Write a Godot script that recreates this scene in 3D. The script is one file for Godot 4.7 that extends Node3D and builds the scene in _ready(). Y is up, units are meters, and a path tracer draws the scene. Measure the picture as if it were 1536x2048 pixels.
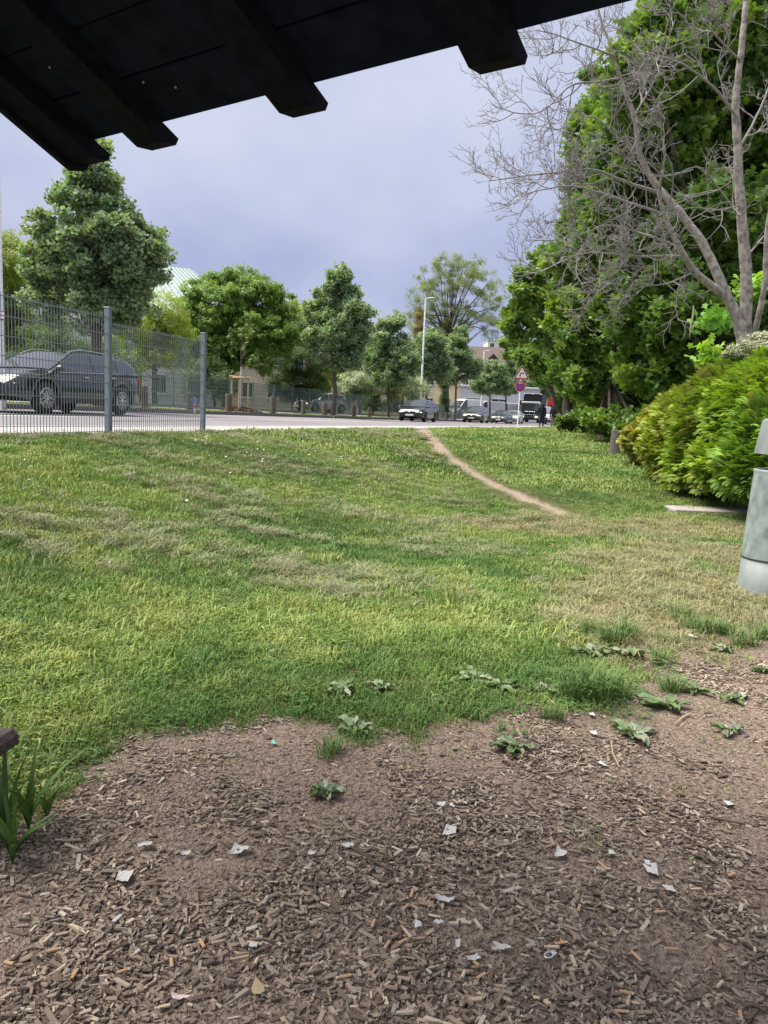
extends Node3D
# A mown lawn seen from under a timber shelter: mulch in front, road with cars, fence and trees behind.

const FOC := 1539.0            # focal length in photograph pixels
const EYE := 1.2               # camera height above the mulch
const PITCH := -7.5
const ROLL := 2.5
const ROAD_TURN := 17.4        # heading of the road, degrees from straight ahead
const SA := 0.29904
const CA := 0.95424
var R := RandomNumberGenerator.new()
var taken := {}
var mats := {}
var cambasis: Basis
var nz1 := FastNoiseLite.new()
var nz2 := FastNoiseLite.new()
var nz3 := FastNoiseLite.new()

# ---------------------------------------------------------------- pixels and ground
func ray(u: float, v: float) -> Vector3:
	return cambasis * Vector3((u - 768.0) / FOC, -(v - 1024.0) / FOC, -1.0)
func px(u: float, v: float, d: float) -> Vector3:
	var r := ray(u, v)
	return Vector3(0, EYE, 0) + r * (d / -r.z)
func gp(u: float, v: float) -> Vector3:          # where the line of sight meets the ground
	var r := ray(u, v)
	var t := 0.5
	var last := 0.5
	while t < 120.0:
		var p := Vector3(0, EYE, 0) + r * t
		if p.y < gh(p.x, p.z):
			break
		last = t
		t *= 1.01
	for i in 12:
		var m := (last + t) * 0.5
		var p := Vector3(0, EYE, 0) + r * m
		if p.y < gh(p.x, p.z):
			t = m
		else:
			last = m
	var q := Vector3(0, EYE, 0) + r * t
	q.y = gh(q.x, q.z)
	return q
func lin(t: Array, x: float) -> float:
	if x <= t[0][0]:
		return t[0][1]
	for i in range(1, t.size()):
		if x <= t[i][0]:
			var a: float = (x - t[i - 1][0]) / (t[i][0] - t[i - 1][0])
			return lerpf(t[i - 1][1], t[i][1], a)
	return t[t.size() - 1][1]
const ROADY := [[-20.0, 0.75], [5.0, 0.72], [10.0, 0.71], [25.0, 0.64], [46.0, 0.48], [62.0, 0.40], [85.0, 0.22], [108.0, 0.32], [150.0, 0.6], [260.0, 1.0]]
const LOWY := [[-20.0, 0.0], [9.5, 0.0], [13.0, 0.13], [18.0, 0.36], [26.0, 0.62], [35.0, 0.78], [50.0, 0.85], [80.0, 0.9], [260.0, 1.2]]
func edge_x(z: float) -> float:                  # near edge of the footway
	return -3.6 + 0.3143 * (-z - 9.7)
func off_of(x: float, z: float) -> float:        # metres across the road from that edge (lawn is negative)
	return (edge_x(z) - x) * CA
func on_road(d: float, off: float) -> Vector3:   # a point at depth d, so far across the road
	var z := -d
	var x := edge_x(z) - off / CA
	return Vector3(x, lin(ROADY, d) + 0.018 * off, z)
func road_y(x: float, z: float) -> float:
	return lin(ROADY, -z) + 0.018 * off_of(x, z)
func gh(x: float, z: float) -> float:
	var off := off_of(x, z)
	var d := -z
	if off > 0.0:
		var y := lin(ROADY, d) + 0.018 * minf(off, 14.0)
		if off < 9.25:
			return y - 0.14
		return y + 0.08 + 0.012 * maxf(0.0, off - 9.5) * (0.3 if off < 13.0 else 1.0) * minf(1.0, 40.0 / maxf(off, 1.0))
	var q := -off
	var t := clampf((q - 0.1) / 4.6, 0.0, 1.0)
	t = t * t * (3.0 - 2.0 * t)
	var y2 := lerpf(lin(ROADY, d) + 0.042, lin(LOWY, d), t)
	var far := clampf((d - 3.0) / 4.0, 0.0, 1.0)
	y2 += nz1.get_noise_2d(x * 1.0, z * 1.0) * 0.05 * far * minf(1.0, q)
	y2 += nz2.get_noise_2d(x * 6.0, z * 6.0) * 0.012
	if q > 9.0:
		y2 += 0.05 * (q - 9.0) * clampf((d - 8.0) / 10.0, 0.0, 1.0)
	return y2

# ---------------------------------------------------------------- nodes, names and labels
func numbered(called: String) -> String:
	if not taken.has(called):
		taken[called] = 0
		return called
	taken[called] += 1
	return "%s_%03d" % [called, taken[called]]
func tag(o: Node3D, label: String, category: String, group := "", kind := "") -> Node3D:
	if label != "":
		o.set_meta("label", label)
	if category != "":
		o.set_meta("category", category)
	if group != "":
		o.set_meta("group", group)
	if kind != "":
		o.set_meta("kind", kind)
	return o
func thing(called: String, label: String, category: String, at := Vector3.ZERO, turn := 0.0, group := "") -> Node3D:
	var o := Node3D.new()
	o.name = numbered(called)
	add_child(o)
	o.position = at
	o.rotation.y = turn
	tag(o, label, category, group)
	return o
func mi(called: String, mesh: Mesh, m: Material, parent: Node3D = null, at := Vector3.ZERO, rot := Vector3.ZERO) -> MeshInstance3D:
	var o := MeshInstance3D.new()
	o.mesh = mesh
	o.material_override = m
	if parent == null:
		o.name = numbered(called)
		add_child(o)
	else:
		o.name = called
		parent.add_child(o, true)
	o.position = at
	o.rotation = rot
	return o
func copy_of(o: Node3D, at: Vector3, turn: float, label := "") -> Node3D:
	var base := String(o.name)
	var c: Node3D = o.duplicate()
	var k := base.rfind("_")
	if k > 0 and base.substr(k + 1).is_valid_int():
		base = base.substr(0, k)
	c.name = numbered(base)
	add_child(c)
	c.position = at
	c.rotation.y = turn
	if label != "":
		c.set_meta("label", label)
	return c

# ---------------------------------------------------------------- mesh collector
class G:
	var v := PackedVector3Array()
	var n := PackedVector3Array()
	var c := PackedColorArray()
	var ix := PackedInt32Array()
	var col := Color.WHITE
	func vert(p: Vector3, nn: Vector3) -> int:
		v.append(p)
		n.append(nn)
		c.append(col)
		return v.size() - 1
	func tri(a: Vector3, b: Vector3, d: Vector3) -> void:      # anticlockwise from outside
		var nn := (b - a).cross(d - a).normalized()
		var i := vert(a, nn)
		vert(b, nn)
		vert(d, nn)
		ix.append_array(PackedInt32Array([i, i + 2, i + 1]))
	func quad(a: Vector3, b: Vector3, d: Vector3, e: Vector3) -> void:
		var nn := (d - a).cross(e - b).normalized()
		var i := vert(a, nn)
		vert(b, nn)
		vert(d, nn)
		vert(e, nn)
		ix.append_array(PackedInt32Array([i, i + 2, i + 1, i, i + 3, i + 2]))
	func box(t: Transform3D, s: Vector3, bev := 0.0) -> void:   # centred box, bevelled edges when bev > 0
		var h := s * 0.5
		if bev <= 0.0:
			var p := []
			for k in 8:
				p.append(t * Vector3(h.x if k & 1 else -h.x, h.y if k & 2 else -h.y, h.z if k & 4 else -h.z))
			quad(p[4], p[5], p[7], p[6])
			quad(p[1], p[0], p[2], p[3])
			quad(p[5], p[1], p[3], p[7])
			quad(p[0], p[4], p[6], p[2])
			quad(p[6], p[7], p[3], p[2])
			quad(p[0], p[1], p[5], p[4])
			return
		var b := minf(bev, minf(h.x, minf(h.y, h.z)) * 0.95)
		var sg := [-1.0, 1.0]
		for ax in 3:
			var a1 := (ax + 1) % 3
			var a2 := (ax + 2) % 3
			for s0: float in sg:
				var f := []
				for w: Array in [[-1, -1], [1, -1], [1, 1], [-1, 1]]:
					var q := Vector3.ZERO
					q[ax] = h[ax] * s0
					q[a1] = (h[a1] - b) * w[0]
					q[a2] = (h[a2] - b) * w[1]
					f.append(t * q)
				if s0 > 0:
					quad(f[0], f[1], f[2], f[3])
				else:
					quad(f[3], f[2], f[1], f[0])
			for s1: float in sg:
				for s2: float in sg:
					var e := []
					for w: Array in [[-1, 0], [1, 0], [1, 1], [-1, 1]]:
						var q := Vector3.ZERO
						q[ax] = (h[ax] - b) * w[0]
						q[a1] = (h[a1] if w[1] == 0 else h[a1] - b) * s1
						q[a2] = (h[a2] - b if w[1] == 0 else h[a2]) * s2
						e.append(t * q)
					if s1 * s2 > 0:
						quad(e[0], e[1], e[2], e[3])
					else:
						quad(e[3], e[2], e[1], e[0])
		for k in 8:
			var w := Vector3(1 if k & 1 else -1, 1 if k & 2 else -1, 1 if k & 4 else -1)
			var a := t * (Vector3(h.x, h.y - b, h.z - b) * w)
			var d := t * (Vector3(h.x - b, h.y, h.z - b) * w)
			var e := t * (Vector3(h.x - b, h.y - b, h.z) * w)
			if w.x * w.y * w.z > 0:
				tri(a, d, e)
			else:
				tri(a, e, d)
	func bx(at: Vector3, s: Vector3, bev := 0.0) -> void:
		box(Transform3D(Basis(), at), s, bev)
	func grid(rows: Array, wrap := false) -> void:              # rows of points, smooth
		var h := rows.size()
		var w: int = rows[0].size()
		var base := v.size()
		for i in h:
			for j in w:
				var up: Vector3 = rows[mini(i + 1, h - 1)][j] - rows[maxi(i - 1, 0)][j]
				var jl := j - 1
				var jr := j + 1
				if wrap:
					jl = (j - 1 + w) % w
					jr = (j + 1) % w
				else:
					jl = maxi(jl, 0)
					jr = mini(jr, w - 1)
				var across: Vector3 = rows[i][jr] - rows[i][jl]
				var nn := across.cross(up)
				vert(rows[i][j], nn.normalized() if nn.length_squared() > 1e-16 else Vector3.UP)
		for i in h - 1:
			for j in (w if wrap else w - 1):
				var a := base + i * w + j
				var b := base + i * w + (j + 1) % w
				var d := a + w
				var e := b + w
				ix.append_array(PackedInt32Array([a, d, b, b, d, e]))
	func tube(pts: Array, rad: Array, sides := 8, caps := true) -> void:
		var rows := []
		var side := Vector3.ZERO
		for i in pts.size():
			var dir: Vector3 = (pts[mini(i + 1, pts.size() - 1)] - pts[maxi(i - 1, 0)]).normalized()
			if side == Vector3.ZERO:
				side = dir.cross(Vector3.UP if absf(dir.y) < 0.9 else Vector3.RIGHT).normalized()
			side = (side - dir * side.dot(dir)).normalized()
			var o := dir.cross(side)
			var row := []
			for k in sides:
				var a := TAU * k / sides
				row.append(pts[i] + (side * cos(a) + o * sin(a)) * rad[i])
			rows.append(row)
		grid(rows, true)
		if caps:
			cap(rows[0], true)
			cap(rows[rows.size() - 1], false)
	func cap(row: Array, flip: bool) -> void:
		var m := Vector3.ZERO
		for p: Vector3 in row:
			m += p / row.size()
		for k in row.size():
			if flip:
				tri(m, row[(k + 1) % row.size()], row[k])
			else:
				tri(m, row[k], row[(k + 1) % row.size()])
	func lathe(prof: Array, sides := 24, t := Transform3D.IDENTITY) -> void:   # [radius, y] from bottom to top
		var rows := []
		for p: Array in prof:
			var row := []
			for k in sides:
				var a := -TAU * k / sides
				row.append(t * Vector3(cos(a) * p[0], p[1], sin(a) * p[0]))
			rows.append(row)
		grid(rows, true)
	func ball(at: Vector3, r: Vector3, seg := 12, rings := 8) -> void:
		var rows := []
		for i in rings + 1:
			var th := -PI / 2 + PI * i / rings
			var row := []
			for k in seg:
				var a := -TAU * k / seg
				row.append(at + Vector3(cos(a) * cos(th) * r.x, sin(th) * r.y, sin(a) * cos(th) * r.z))
			rows.append(row)
		grid(rows, true)
	func prism(poly: Array, z0: float, z1: float, t := Transform3D.IDENTITY) -> void:   # polygon in xy, anticlockwise
		var pk := PackedVector2Array()
		for p: Vector2 in poly:
			pk.append(p)
		var tr := Geometry2D.triangulate_polygon(pk)
		for i in range(0, tr.size(), 3):
			var a := pk[tr[i]]
			var b := pk[tr[i + 1]]
			var d := pk[tr[i + 2]]
			if (b - a).cross(d - a) < 0:
				var s := b
				b = d
				d = s
			tri(t * Vector3(a.x, a.y, z1), t * Vector3(b.x, b.y, z1), t * Vector3(d.x, d.y, z1))
			tri(t * Vector3(a.x, a.y, z0), t * Vector3(d.x, d.y, z0), t * Vector3(b.x, b.y, z0))
		for i in pk.size():
			var a := pk[i]
			var b := pk[(i + 1) % pk.size()]
			quad(t * Vector3(a.x, a.y, z0), t * Vector3(b.x, b.y, z0), t * Vector3(b.x, b.y, z1), t * Vector3(a.x, a.y, z1))
	func own_normals() -> void:                                # true face normals, for thin two-sided blades and leaves
		for i in n.size():
			n[i] = Vector3.ZERO
		for i in range(0, ix.size(), 3):
			var k := (v[ix[i + 2]] - v[ix[i]]).cross(v[ix[i + 1]] - v[ix[i]])
			for j in 3:
				n[ix[i + j]] += k
		for i in n.size():
			n[i] = n[i].normalized()
	func mesh() -> ArrayMesh:
		var a := []
		a.resize(Mesh.ARRAY_MAX)
		a[Mesh.ARRAY_VERTEX] = v
		a[Mesh.ARRAY_NORMAL] = n
		a[Mesh.ARRAY_COLOR] = c
		a[Mesh.ARRAY_INDEX] = ix
		var m := ArrayMesh.new()
		m.add_surface_from_arrays(Mesh.PRIMITIVE_TRIANGLES, a)
		return m

# ---------------------------------------------------------------- materials
func noise_tex(sd: int, freq: float, stops: Array, octaves := 4, size := 512, kind := FastNoiseLite.TYPE_SIMPLEX_SMOOTH) -> NoiseTexture2D:
	var n := FastNoiseLite.new()
	n.seed = sd
	n.frequency = freq
	n.fractal_octaves = octaves
	n.noise_type = kind
	var t := NoiseTexture2D.new()
	t.width = size
	t.height = size
	t.seamless = true
	t.noise = n
	var g := Gradient.new()
	var offs := PackedFloat32Array()
	var cols := PackedColorArray()
	for s: Array in stops:
		offs.append(s[0])
		cols.append(s[1])
	g.offsets = offs
	g.colors = cols
	t.color_ramp = g
	return t
func lc(r: float, g: float, b: float) -> Color:          # linear base colour to the sRGB that albedo_color expects
	return Color(r, g, b).linear_to_srgb()
func flat(called: String, c: Color, rough := 0.7, metal := 0.0) -> StandardMaterial3D:
	if mats.has(called):
		return mats[called]
	var m := StandardMaterial3D.new()
	m.resource_name = called
	m.albedo_color = lc(c.r, c.g, c.b)
	m.roughness = rough
	m.metallic = metal
	mats[called] = m
	return m
func grainy(called: String, c: Color, rough: float, sd: int, scale: Vector3, lo := 0.7, hi := 1.15, bump := 0.0, freq := 0.02, world := false, metal := 0.0) -> StandardMaterial3D:
	if mats.has(called):
		return mats[called]
	var m := flat(called, c, rough, metal)
	var a := clampf(lo / hi, 0.0, 1.0)
	m.albedo_color = lc(c.r * hi, c.g * hi, c.b * hi)
	m.albedo_texture = noise_tex(sd, freq, [[0.15, Color(a, a, a).linear_to_srgb()], [0.5, Color((1 + a) / 2, (1 + a) / 2, (1 + a) / 2).linear_to_srgb()], [0.9, Color.WHITE]], 5)
	m.uv1_triplanar = true
	m.uv1_world_triplanar = world
	m.uv1_scale = scale
	if bump > 0.0:
		m.heightmap_enabled = true
		m.heightmap_texture = noise_tex(sd + 1, freq * 1.5, [[0.0, Color.BLACK], [1.0, Color.WHITE]], 5)
		m.heightmap_scale = bump
	return m
func tinted(called: String, rough: float, back: float, spec := 0.5) -> StandardMaterial3D:     # colour from vertex and copy colours
	if mats.has(called):
		return mats[called]
	var m := StandardMaterial3D.new()
	m.resource_name = called
	m.vertex_color_use_as_albedo = true
	m.roughness = rough
	m.metallic_specular = spec
	m.cull_mode = BaseMaterial3D.CULL_DISABLED
	if back > 0.0:
		m.backlight_enabled = true
		m.backlight = Color(back, back, back * 0.6)
	mats[called] = m
	return m
func many(called: String, mesh: Mesh, m: Material, where: Array, tints: PackedColorArray, parent: Node3D = null) -> MultiMeshInstance3D:
	var mm := MultiMesh.new()
	mm.transform_format = MultiMesh.TRANSFORM_3D
	mm.use_colors = true
	mm.mesh = mesh
	mm.instance_count = where.size()
	for i in where.size():
		mm.set_instance_transform(i, where[i])
		mm.set_instance_color(i, tints[i])
	var o := MultiMeshInstance3D.new()
	o.multimesh = mm
	o.material_override = m
	if parent == null:
		o.name = numbered(called)
		add_child(o)
	else:
		o.name = called
		parent.add_child(o, true)
		o.set_meta("kind", "stuff")
	return o
func vary(c: Color, amount: float, warm := 0.0) -> Color:
	var k := 1.0 + R.randf_range(-amount, amount)
	var w := R.randf_range(-warm, warm)
	return Color(c.r * k * (1.0 + w), c.g * k, c.b * k * (1.0 - w))
func mixc(a: Color, b: Color, t: float) -> Color:
	return a.lerp(b, clampf(t, 0.0, 1.0))
func rdir() -> Vector3:
	var z := R.randf_range(-1, 1)
	var a := R.randf() * TAU
	var s := sqrt(1 - z * z)
	return Vector3(s * cos(a), z, s * sin(a))

# ---------------------------------------------------------------- the scene
func _ready() -> void:
	R.seed = 4711
	nz1.seed = 5
	nz1.frequency = 0.35
	nz2.seed = 9
	nz2.frequency = 0.5
	nz3.seed = 21
	nz3.frequency = 0.5
	nz3.fractal_octaves = 3
	# camera
	cambasis = Basis(Vector3.RIGHT, deg_to_rad(PITCH)) * Basis(Vector3.BACK, deg_to_rad(ROLL))
	var cam := Camera3D.new()
	cam.name = "camera"
	cam.fov = rad_to_deg(2.0 * atan(1024.0 / FOC))
	cam.near = 0.05
	cam.far = 3000.0
	cam.transform = Transform3D(cambasis, Vector3(0, EYE, 0))
	add_child(cam)
	# sky, sun, exposure
	var we := WorldEnvironment.new()
	we.name = "daylight"
	var env := Environment.new()
	env.background_mode = Environment.BG_SKY
	var sky := Sky.new()
	var pm := PanoramaSkyMaterial.new()
	pm.panorama = ImageTexture.create_from_image(sky_image())
	sky.sky_material = pm
	env.sky = sky
	env.tonemap_mode = Environment.TONE_MAPPER_LINEAR
	env.tonemap_exposure = 5.4
	env.sdfgi_enabled = true
	env.ssao_enabled = true
	env.ssil_enabled = true
	we.environment = env
	add_child(we)
	var sun := DirectionalLight3D.new()
	sun.name = "sun"
	sun.light_energy = 0.5
	sun.light_angular_distance = 50.0
	sun.light_color = Color(1.0, 0.97, 0.92)
	sun.shadow_enabled = true
	sun.rotation_degrees = Vector3(-63, -98, 0)
	add_child(sun)
	print("sky ", Time.get_ticks_msec())
	build_ground()
	build_road()
	print("ground ", Time.get_ticks_msec())
	build_shelter()
	build_near_fence()
	build_far_fence()
	build_buildings()
	print("built ", Time.get_ticks_msec())
	build_trees()
	print("trees ", Time.get_ticks_msec())
	build_bare_tree()
	build_hedge()
	print("hedge ", Time.get_ticks_msec())
	build_vehicles()
	print("cars ", Time.get_ticks_msec())
	build_people()
	print("people ", Time.get_ticks_msec())
	build_furniture()
	print("furniture ", Time.get_ticks_msec())
	build_grass()
	print("grass ", Time.get_ticks_msec())
	build_litter()
	print("done ", Time.get_ticks_msec())

func sky_image() -> Image:
	var im := Image.create(1024, 512, false, Image.FORMAT_RGBF)
	var n := FastNoiseLite.new()
	n.seed = 12
	n.frequency = 1.1
	n.fractal_octaves = 5
	n.fractal_gain = 0.48
	for y in 512:
		var el := (0.5 - (y + 0.5) / 512.0) * PI
		for x in 1024:
			var c := Color(0.065, 0.07, 0.058)
			if el > -0.02:
				var a := (x + 0.5) / 1024.0 * TAU
				var d := Vector3(cos(a) * cos(el), sin(el), sin(a) * cos(el))
				var k := 1.0 / (d.y + 0.35)
				var w := n.get_noise_3d(d.x * k * 1.3, d.z * k * 1.3, 3.0)
				var w2 := n.get_noise_3d(d.x * k * 3.0 + 9.0, d.z * k * 5.0, 7.0)
				var t := clampf(d.y * 1.3 + w * 0.42 + w2 * 0.14, 0.0, 1.0)
				c = Color(0.078, 0.090, 0.134).lerp(Color(0.142, 0.149, 0.174), t)
			im.set_pixel(x, y, c)
	return im

# ---------------------------------------------------------------- ground
func lines(lo: float, hi: float, a: float, b: float, step: float, grow: float) -> PackedFloat32Array:
	var out := PackedFloat32Array()      # fine between a and b, growing outside
	var l := []
	var p := a
	var s := step
	while p > lo:
		p -= s
		s *= grow
		l.append(maxf(p, lo))
	l.reverse()
	for q: float in l:
		out.append(q)
	p = a
	while p < b:
		out.append(p)
		p += step
	s = step
	while p < hi:
		out.append(p)
		p += s
		s *= grow
	out.append(hi)
	return out
var walk := []                            # the trodden path, points on the ground
func bare(x: float, z: float) -> float:   # 1 = mulch and trodden earth, 0 = lawn
	var zb := lin([[-3.0, -2.0], [-1.3, -1.75], [-1.02, -1.9], [-0.93, -2.45], [-0.8, -2.66], [-0.1, -2.74], [0.55, -2.86], [0.75, -2.95], [1.0, -3.15], [1.35, -3.75], [1.75, -4.2], [2.4, -4.6], [3.4, -4.8], [6.0, -4.6]], x)
	zb += nz3.get_noise_2d(x * 3.0, z * 3.0) * 0.3 + nz3.get_noise_2d(x * 11.0 + 50.0, z * 11.0) * 0.22 + nz3.get_noise_2d(x * 30.0, z * 30.0 + 70.0) * 0.08
	return clampf((z - zb) / (0.22 + 0.75 * clampf((x - 0.5) / 0.7, 0.0, 1.0)) + 0.5, 0.0, 1.0)
func path_near(x: float, z: float) -> float:
	var best := 99.0
	for i in walk.size() - 1:
		var a: Vector2 = walk[i]
		var b: Vector2 = walk[i + 1]
		var p := Geometry2D.get_closest_point_to_segment(Vector2(x, z), a, b)
		best = minf(best, p.distance_to(Vector2(x, z)))
	return best
func worn(x: float, z: float) -> float:   # dry or thin grass
	var k := 0.0
	for s: Array in worn_spots:
		var dx: float = (x - s[0]) / s[2]
		var dz: float = (z - s[1]) / s[3]
		k = maxf(k, 1.0 - (dx * dx + dz * dz) * 0.6)
	return clampf(k * 1.2 + nz3.get_noise_2d(x * 2.2, z * 2.2) * 0.9 * signf(k), 0.0, 1.0)
var worn_spots := []
func build_ground() -> void:
	for w: Array in [[1125, 1028], [1105, 1019], [1040, 992], [985, 968], [930, 935], [890, 908], [868, 885], [850, 868], [832, 857]]:
		var p := gp(w[0], w[1])
		walk.append(Vector2(p.x, p.z))
	for w: Array in [[1130, 1050, 0.7, 0.8], [1400, 1060, 1.0, 0.7], [1240, 1190, 0.5, 0.55], [1420, 1175, 0.6, 0.6], [1350, 1250, 0.7, 0.5], [1010, 1050, 0.5, 0.5], [1500, 1120, 0.5, 0.8], [1250, 1120, 0.6, 0.5], [1330, 1150, 0.5, 0.5], [1450, 1215, 0.5, 0.5], [1380, 1100, 0.7, 0.5], [1290, 1060, 0.8, 0.6], [1300, 1290, 0.5, 0.4]]:
		var p := gp(w[0], w[1])
		worn_spots.append([p.x, p.z, w[2], w[3]])
	var xs := lines(-900.0, 900.0, -3.2, 4.2, 0.06, 1.06)
	var zs := lines(-1500.0, 60.0, -6.5, 1.0, 0.06, 1.05)
	var g := G.new()
	for z in zs:
		for x in xs:
			var y := gh(clampf(x, -300, 300), clampf(z, -260, 60))
			var b := bare(x, z) if z > -6.5 else 0.0
			var e := 0.06
			var nn := Vector3(gh(x - e, z) - gh(x + e, z), 2 * e, gh(x, z - e) - gh(x, z + e)).normalized() if absf(x) < 60 and z > -90 else Vector3.UP
			var earth := Color(0.335, 0.262, 0.215)
			var thatch := Color(0.13, 0.145, 0.055)
			var c := thatch
			if z > -60.0 and absf(x) < 30.0:
				var wv := worn(x, z)
				c = mixc(c, Color(0.33, 0.275, 0.185), wv * 0.7)
				var pd := path_near(x, z)
				c = mixc(c, Color(0.46, 0.375, 0.30), clampf((0.16 + 0.06 * nz2.get_noise_2d(x * 9.0, z * 9.0) + 0.012 * clampf(-z - 10.0, 0.0, 10.0) - pd) / 0.1, 0.0, 1.0))
			c = mixc(c, earth, b)
			g.col = c
			g.vert(Vector3(x, y, z), nn)
	var w := xs.size()
	var ix := PackedInt32Array()
	for i in zs.size() - 1:
		for j in w - 1:
			var a := i * w + j
			ix.append_array(PackedInt32Array([a, a + 1, a + w, a + 1, a + w + 1, a + w]))
	g.ix = ix
	var m := tinted("earth", 0.95, 0.0, 0.3)
	m.albedo_texture = noise_tex(31, 0.03, [[0.1, Color(0.62, 0.60, 0.58)], [0.5, Color(0.86, 0.85, 0.84)], [0.85, Color(1, 1, 1)]], 6, 1024)
	m.uv1_triplanar = true
	m.uv1_world_triplanar = true
	m.uv1_scale = Vector3(1.3, 1.3, 1.3)
	m.heightmap_enabled = true
	m.heightmap_texture = noise_tex(32, 0.05, [[0.0, Color.BLACK], [1.0, Color.WHITE]], 6, 1024)
	m.heightmap_scale = 1.4
	tag(mi("ground", g.mesh(), m), "lawn bank and trodden brown earth falling away from the road", "ground", "", "structure")

# ---------------------------------------------------------------- road, footways, kerbs
func strip(g: G, o0: float, o1: float, lift: float, d0: float, d1: float, step := 2.0) -> void:
	var d := d0
	while d < d1 - 0.01:
		var e := minf(d + step, d1)
		var a := on_road(d, o0) + Vector3.UP * lift
		var b := on_road(d, o1) + Vector3.UP * lift
		var p := on_road(e, o0) + Vector3.UP * lift
		var q := on_road(e, o1) + Vector3.UP * lift
		g.quad(a, p, q, b)
		d = e
func kerb(parent: Node3D, m: Material, o0: float, o1: float, lo: float, hi: float, d0: float, d1: float) -> void:
	var d := d0
	while d < d1 - 0.01:                      # one stone a metre, a real joint between
		var g := G.new()
		var e := minf(d + 1.0, d1)
		var a := on_road(d + 0.004, o0)
		var b := on_road(d + 0.004, o1)
		var p := on_road(e - 0.004, o0)
		var q := on_road(e - 0.004, o1)
		var L := Vector3.UP * lo
		var H := Vector3.UP * hi
		g.quad(a + H, p + H, q + H, b + H)
		g.quad(a + L, p + L, p + H, a + H)
		g.quad(q + L, b + L, b + H, q + H)
		g.quad(b + L, a + L, a + H, b + H)
		g.quad(p + L, q + L, q + H, p + H)
		mi("kerb_stone", g.mesh(), m, parent)
		d = e
func build_road() -> void:
	var asphalt := grainy("asphalt", Color(0.20, 0.185, 0.195), 0.9, 41, Vector3(0.6, 0.6, 0.6), 0.8, 1.12, 0.4, 0.03, true)
	var paving := grainy("paving", Color(0.40, 0.375, 0.38), 0.9, 43, Vector3(0.7, 0.7, 0.7), 0.8, 1.1, 0.3, 0.03, true)
	var stone := grainy("kerb_stone", Color(0.13, 0.125, 0.125), 0.9, 45, Vector3(0.8, 0.8, 0.8), 0.75, 1.2, 0.3, 0.03, true)
	var paint := grainy("road_paint", Color(0.72, 0.71, 0.71), 0.8, 47, Vector3(2, 2, 2), 0.75, 1.05, 0.0, 0.02, true)
	var g := G.new()
	strip(g, 1.42, 9.0, 0.0, -20, 260)
	tag(mi("road", g.mesh(), asphalt), "grey asphalt road with two lanes past the lawn", "road", "", "structure")
	g = G.new()
	strip(g, 0.0, 1.3, 0.05, -20, 200)
	tag(mi("footway", g.mesh(), paving), "pale footway along the lawn edge", "footway", "", "structure")
	var kb := thing("kerb", "low pale kerb stones between footway and road", "kerb")
	kb.set_meta("kind", "structure")
	kerb(kb, paving, 1.3, 1.42, -0.12, 0.06, 6, 110)
	kb = thing("kerb", "dark kerb stones along the grass verge with wooden posts", "kerb")
	kb.set_meta("kind", "structure")
	kerb(kb, stone, 9.0, 9.15, -0.12, 0.13, 10, 130)
	g = G.new()
	strip(g, 11.4, 12.75, 0.13, 0, 160)
	tag(mi("path", g.mesh(), paving), "narrow paved path between grass verge and green fence", "path", "", "structure")
	var line := thing("road_marking", "white painted line along the middle of the road", "road marking")
	line.set_meta("kind", "structure")
	g = G.new()
	strip(g, 5.2, 5.33, 0.004, -5, 52)
	mi("solid_line", g.mesh(), paint, line)
	for k in 16:
		g = G.new()
		strip(g, 5.2, 5.33, 0.004, 56 + k * 6.0, 59.5 + k * 6.0)
		mi("dash", g.mesh(), paint, line)

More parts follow.
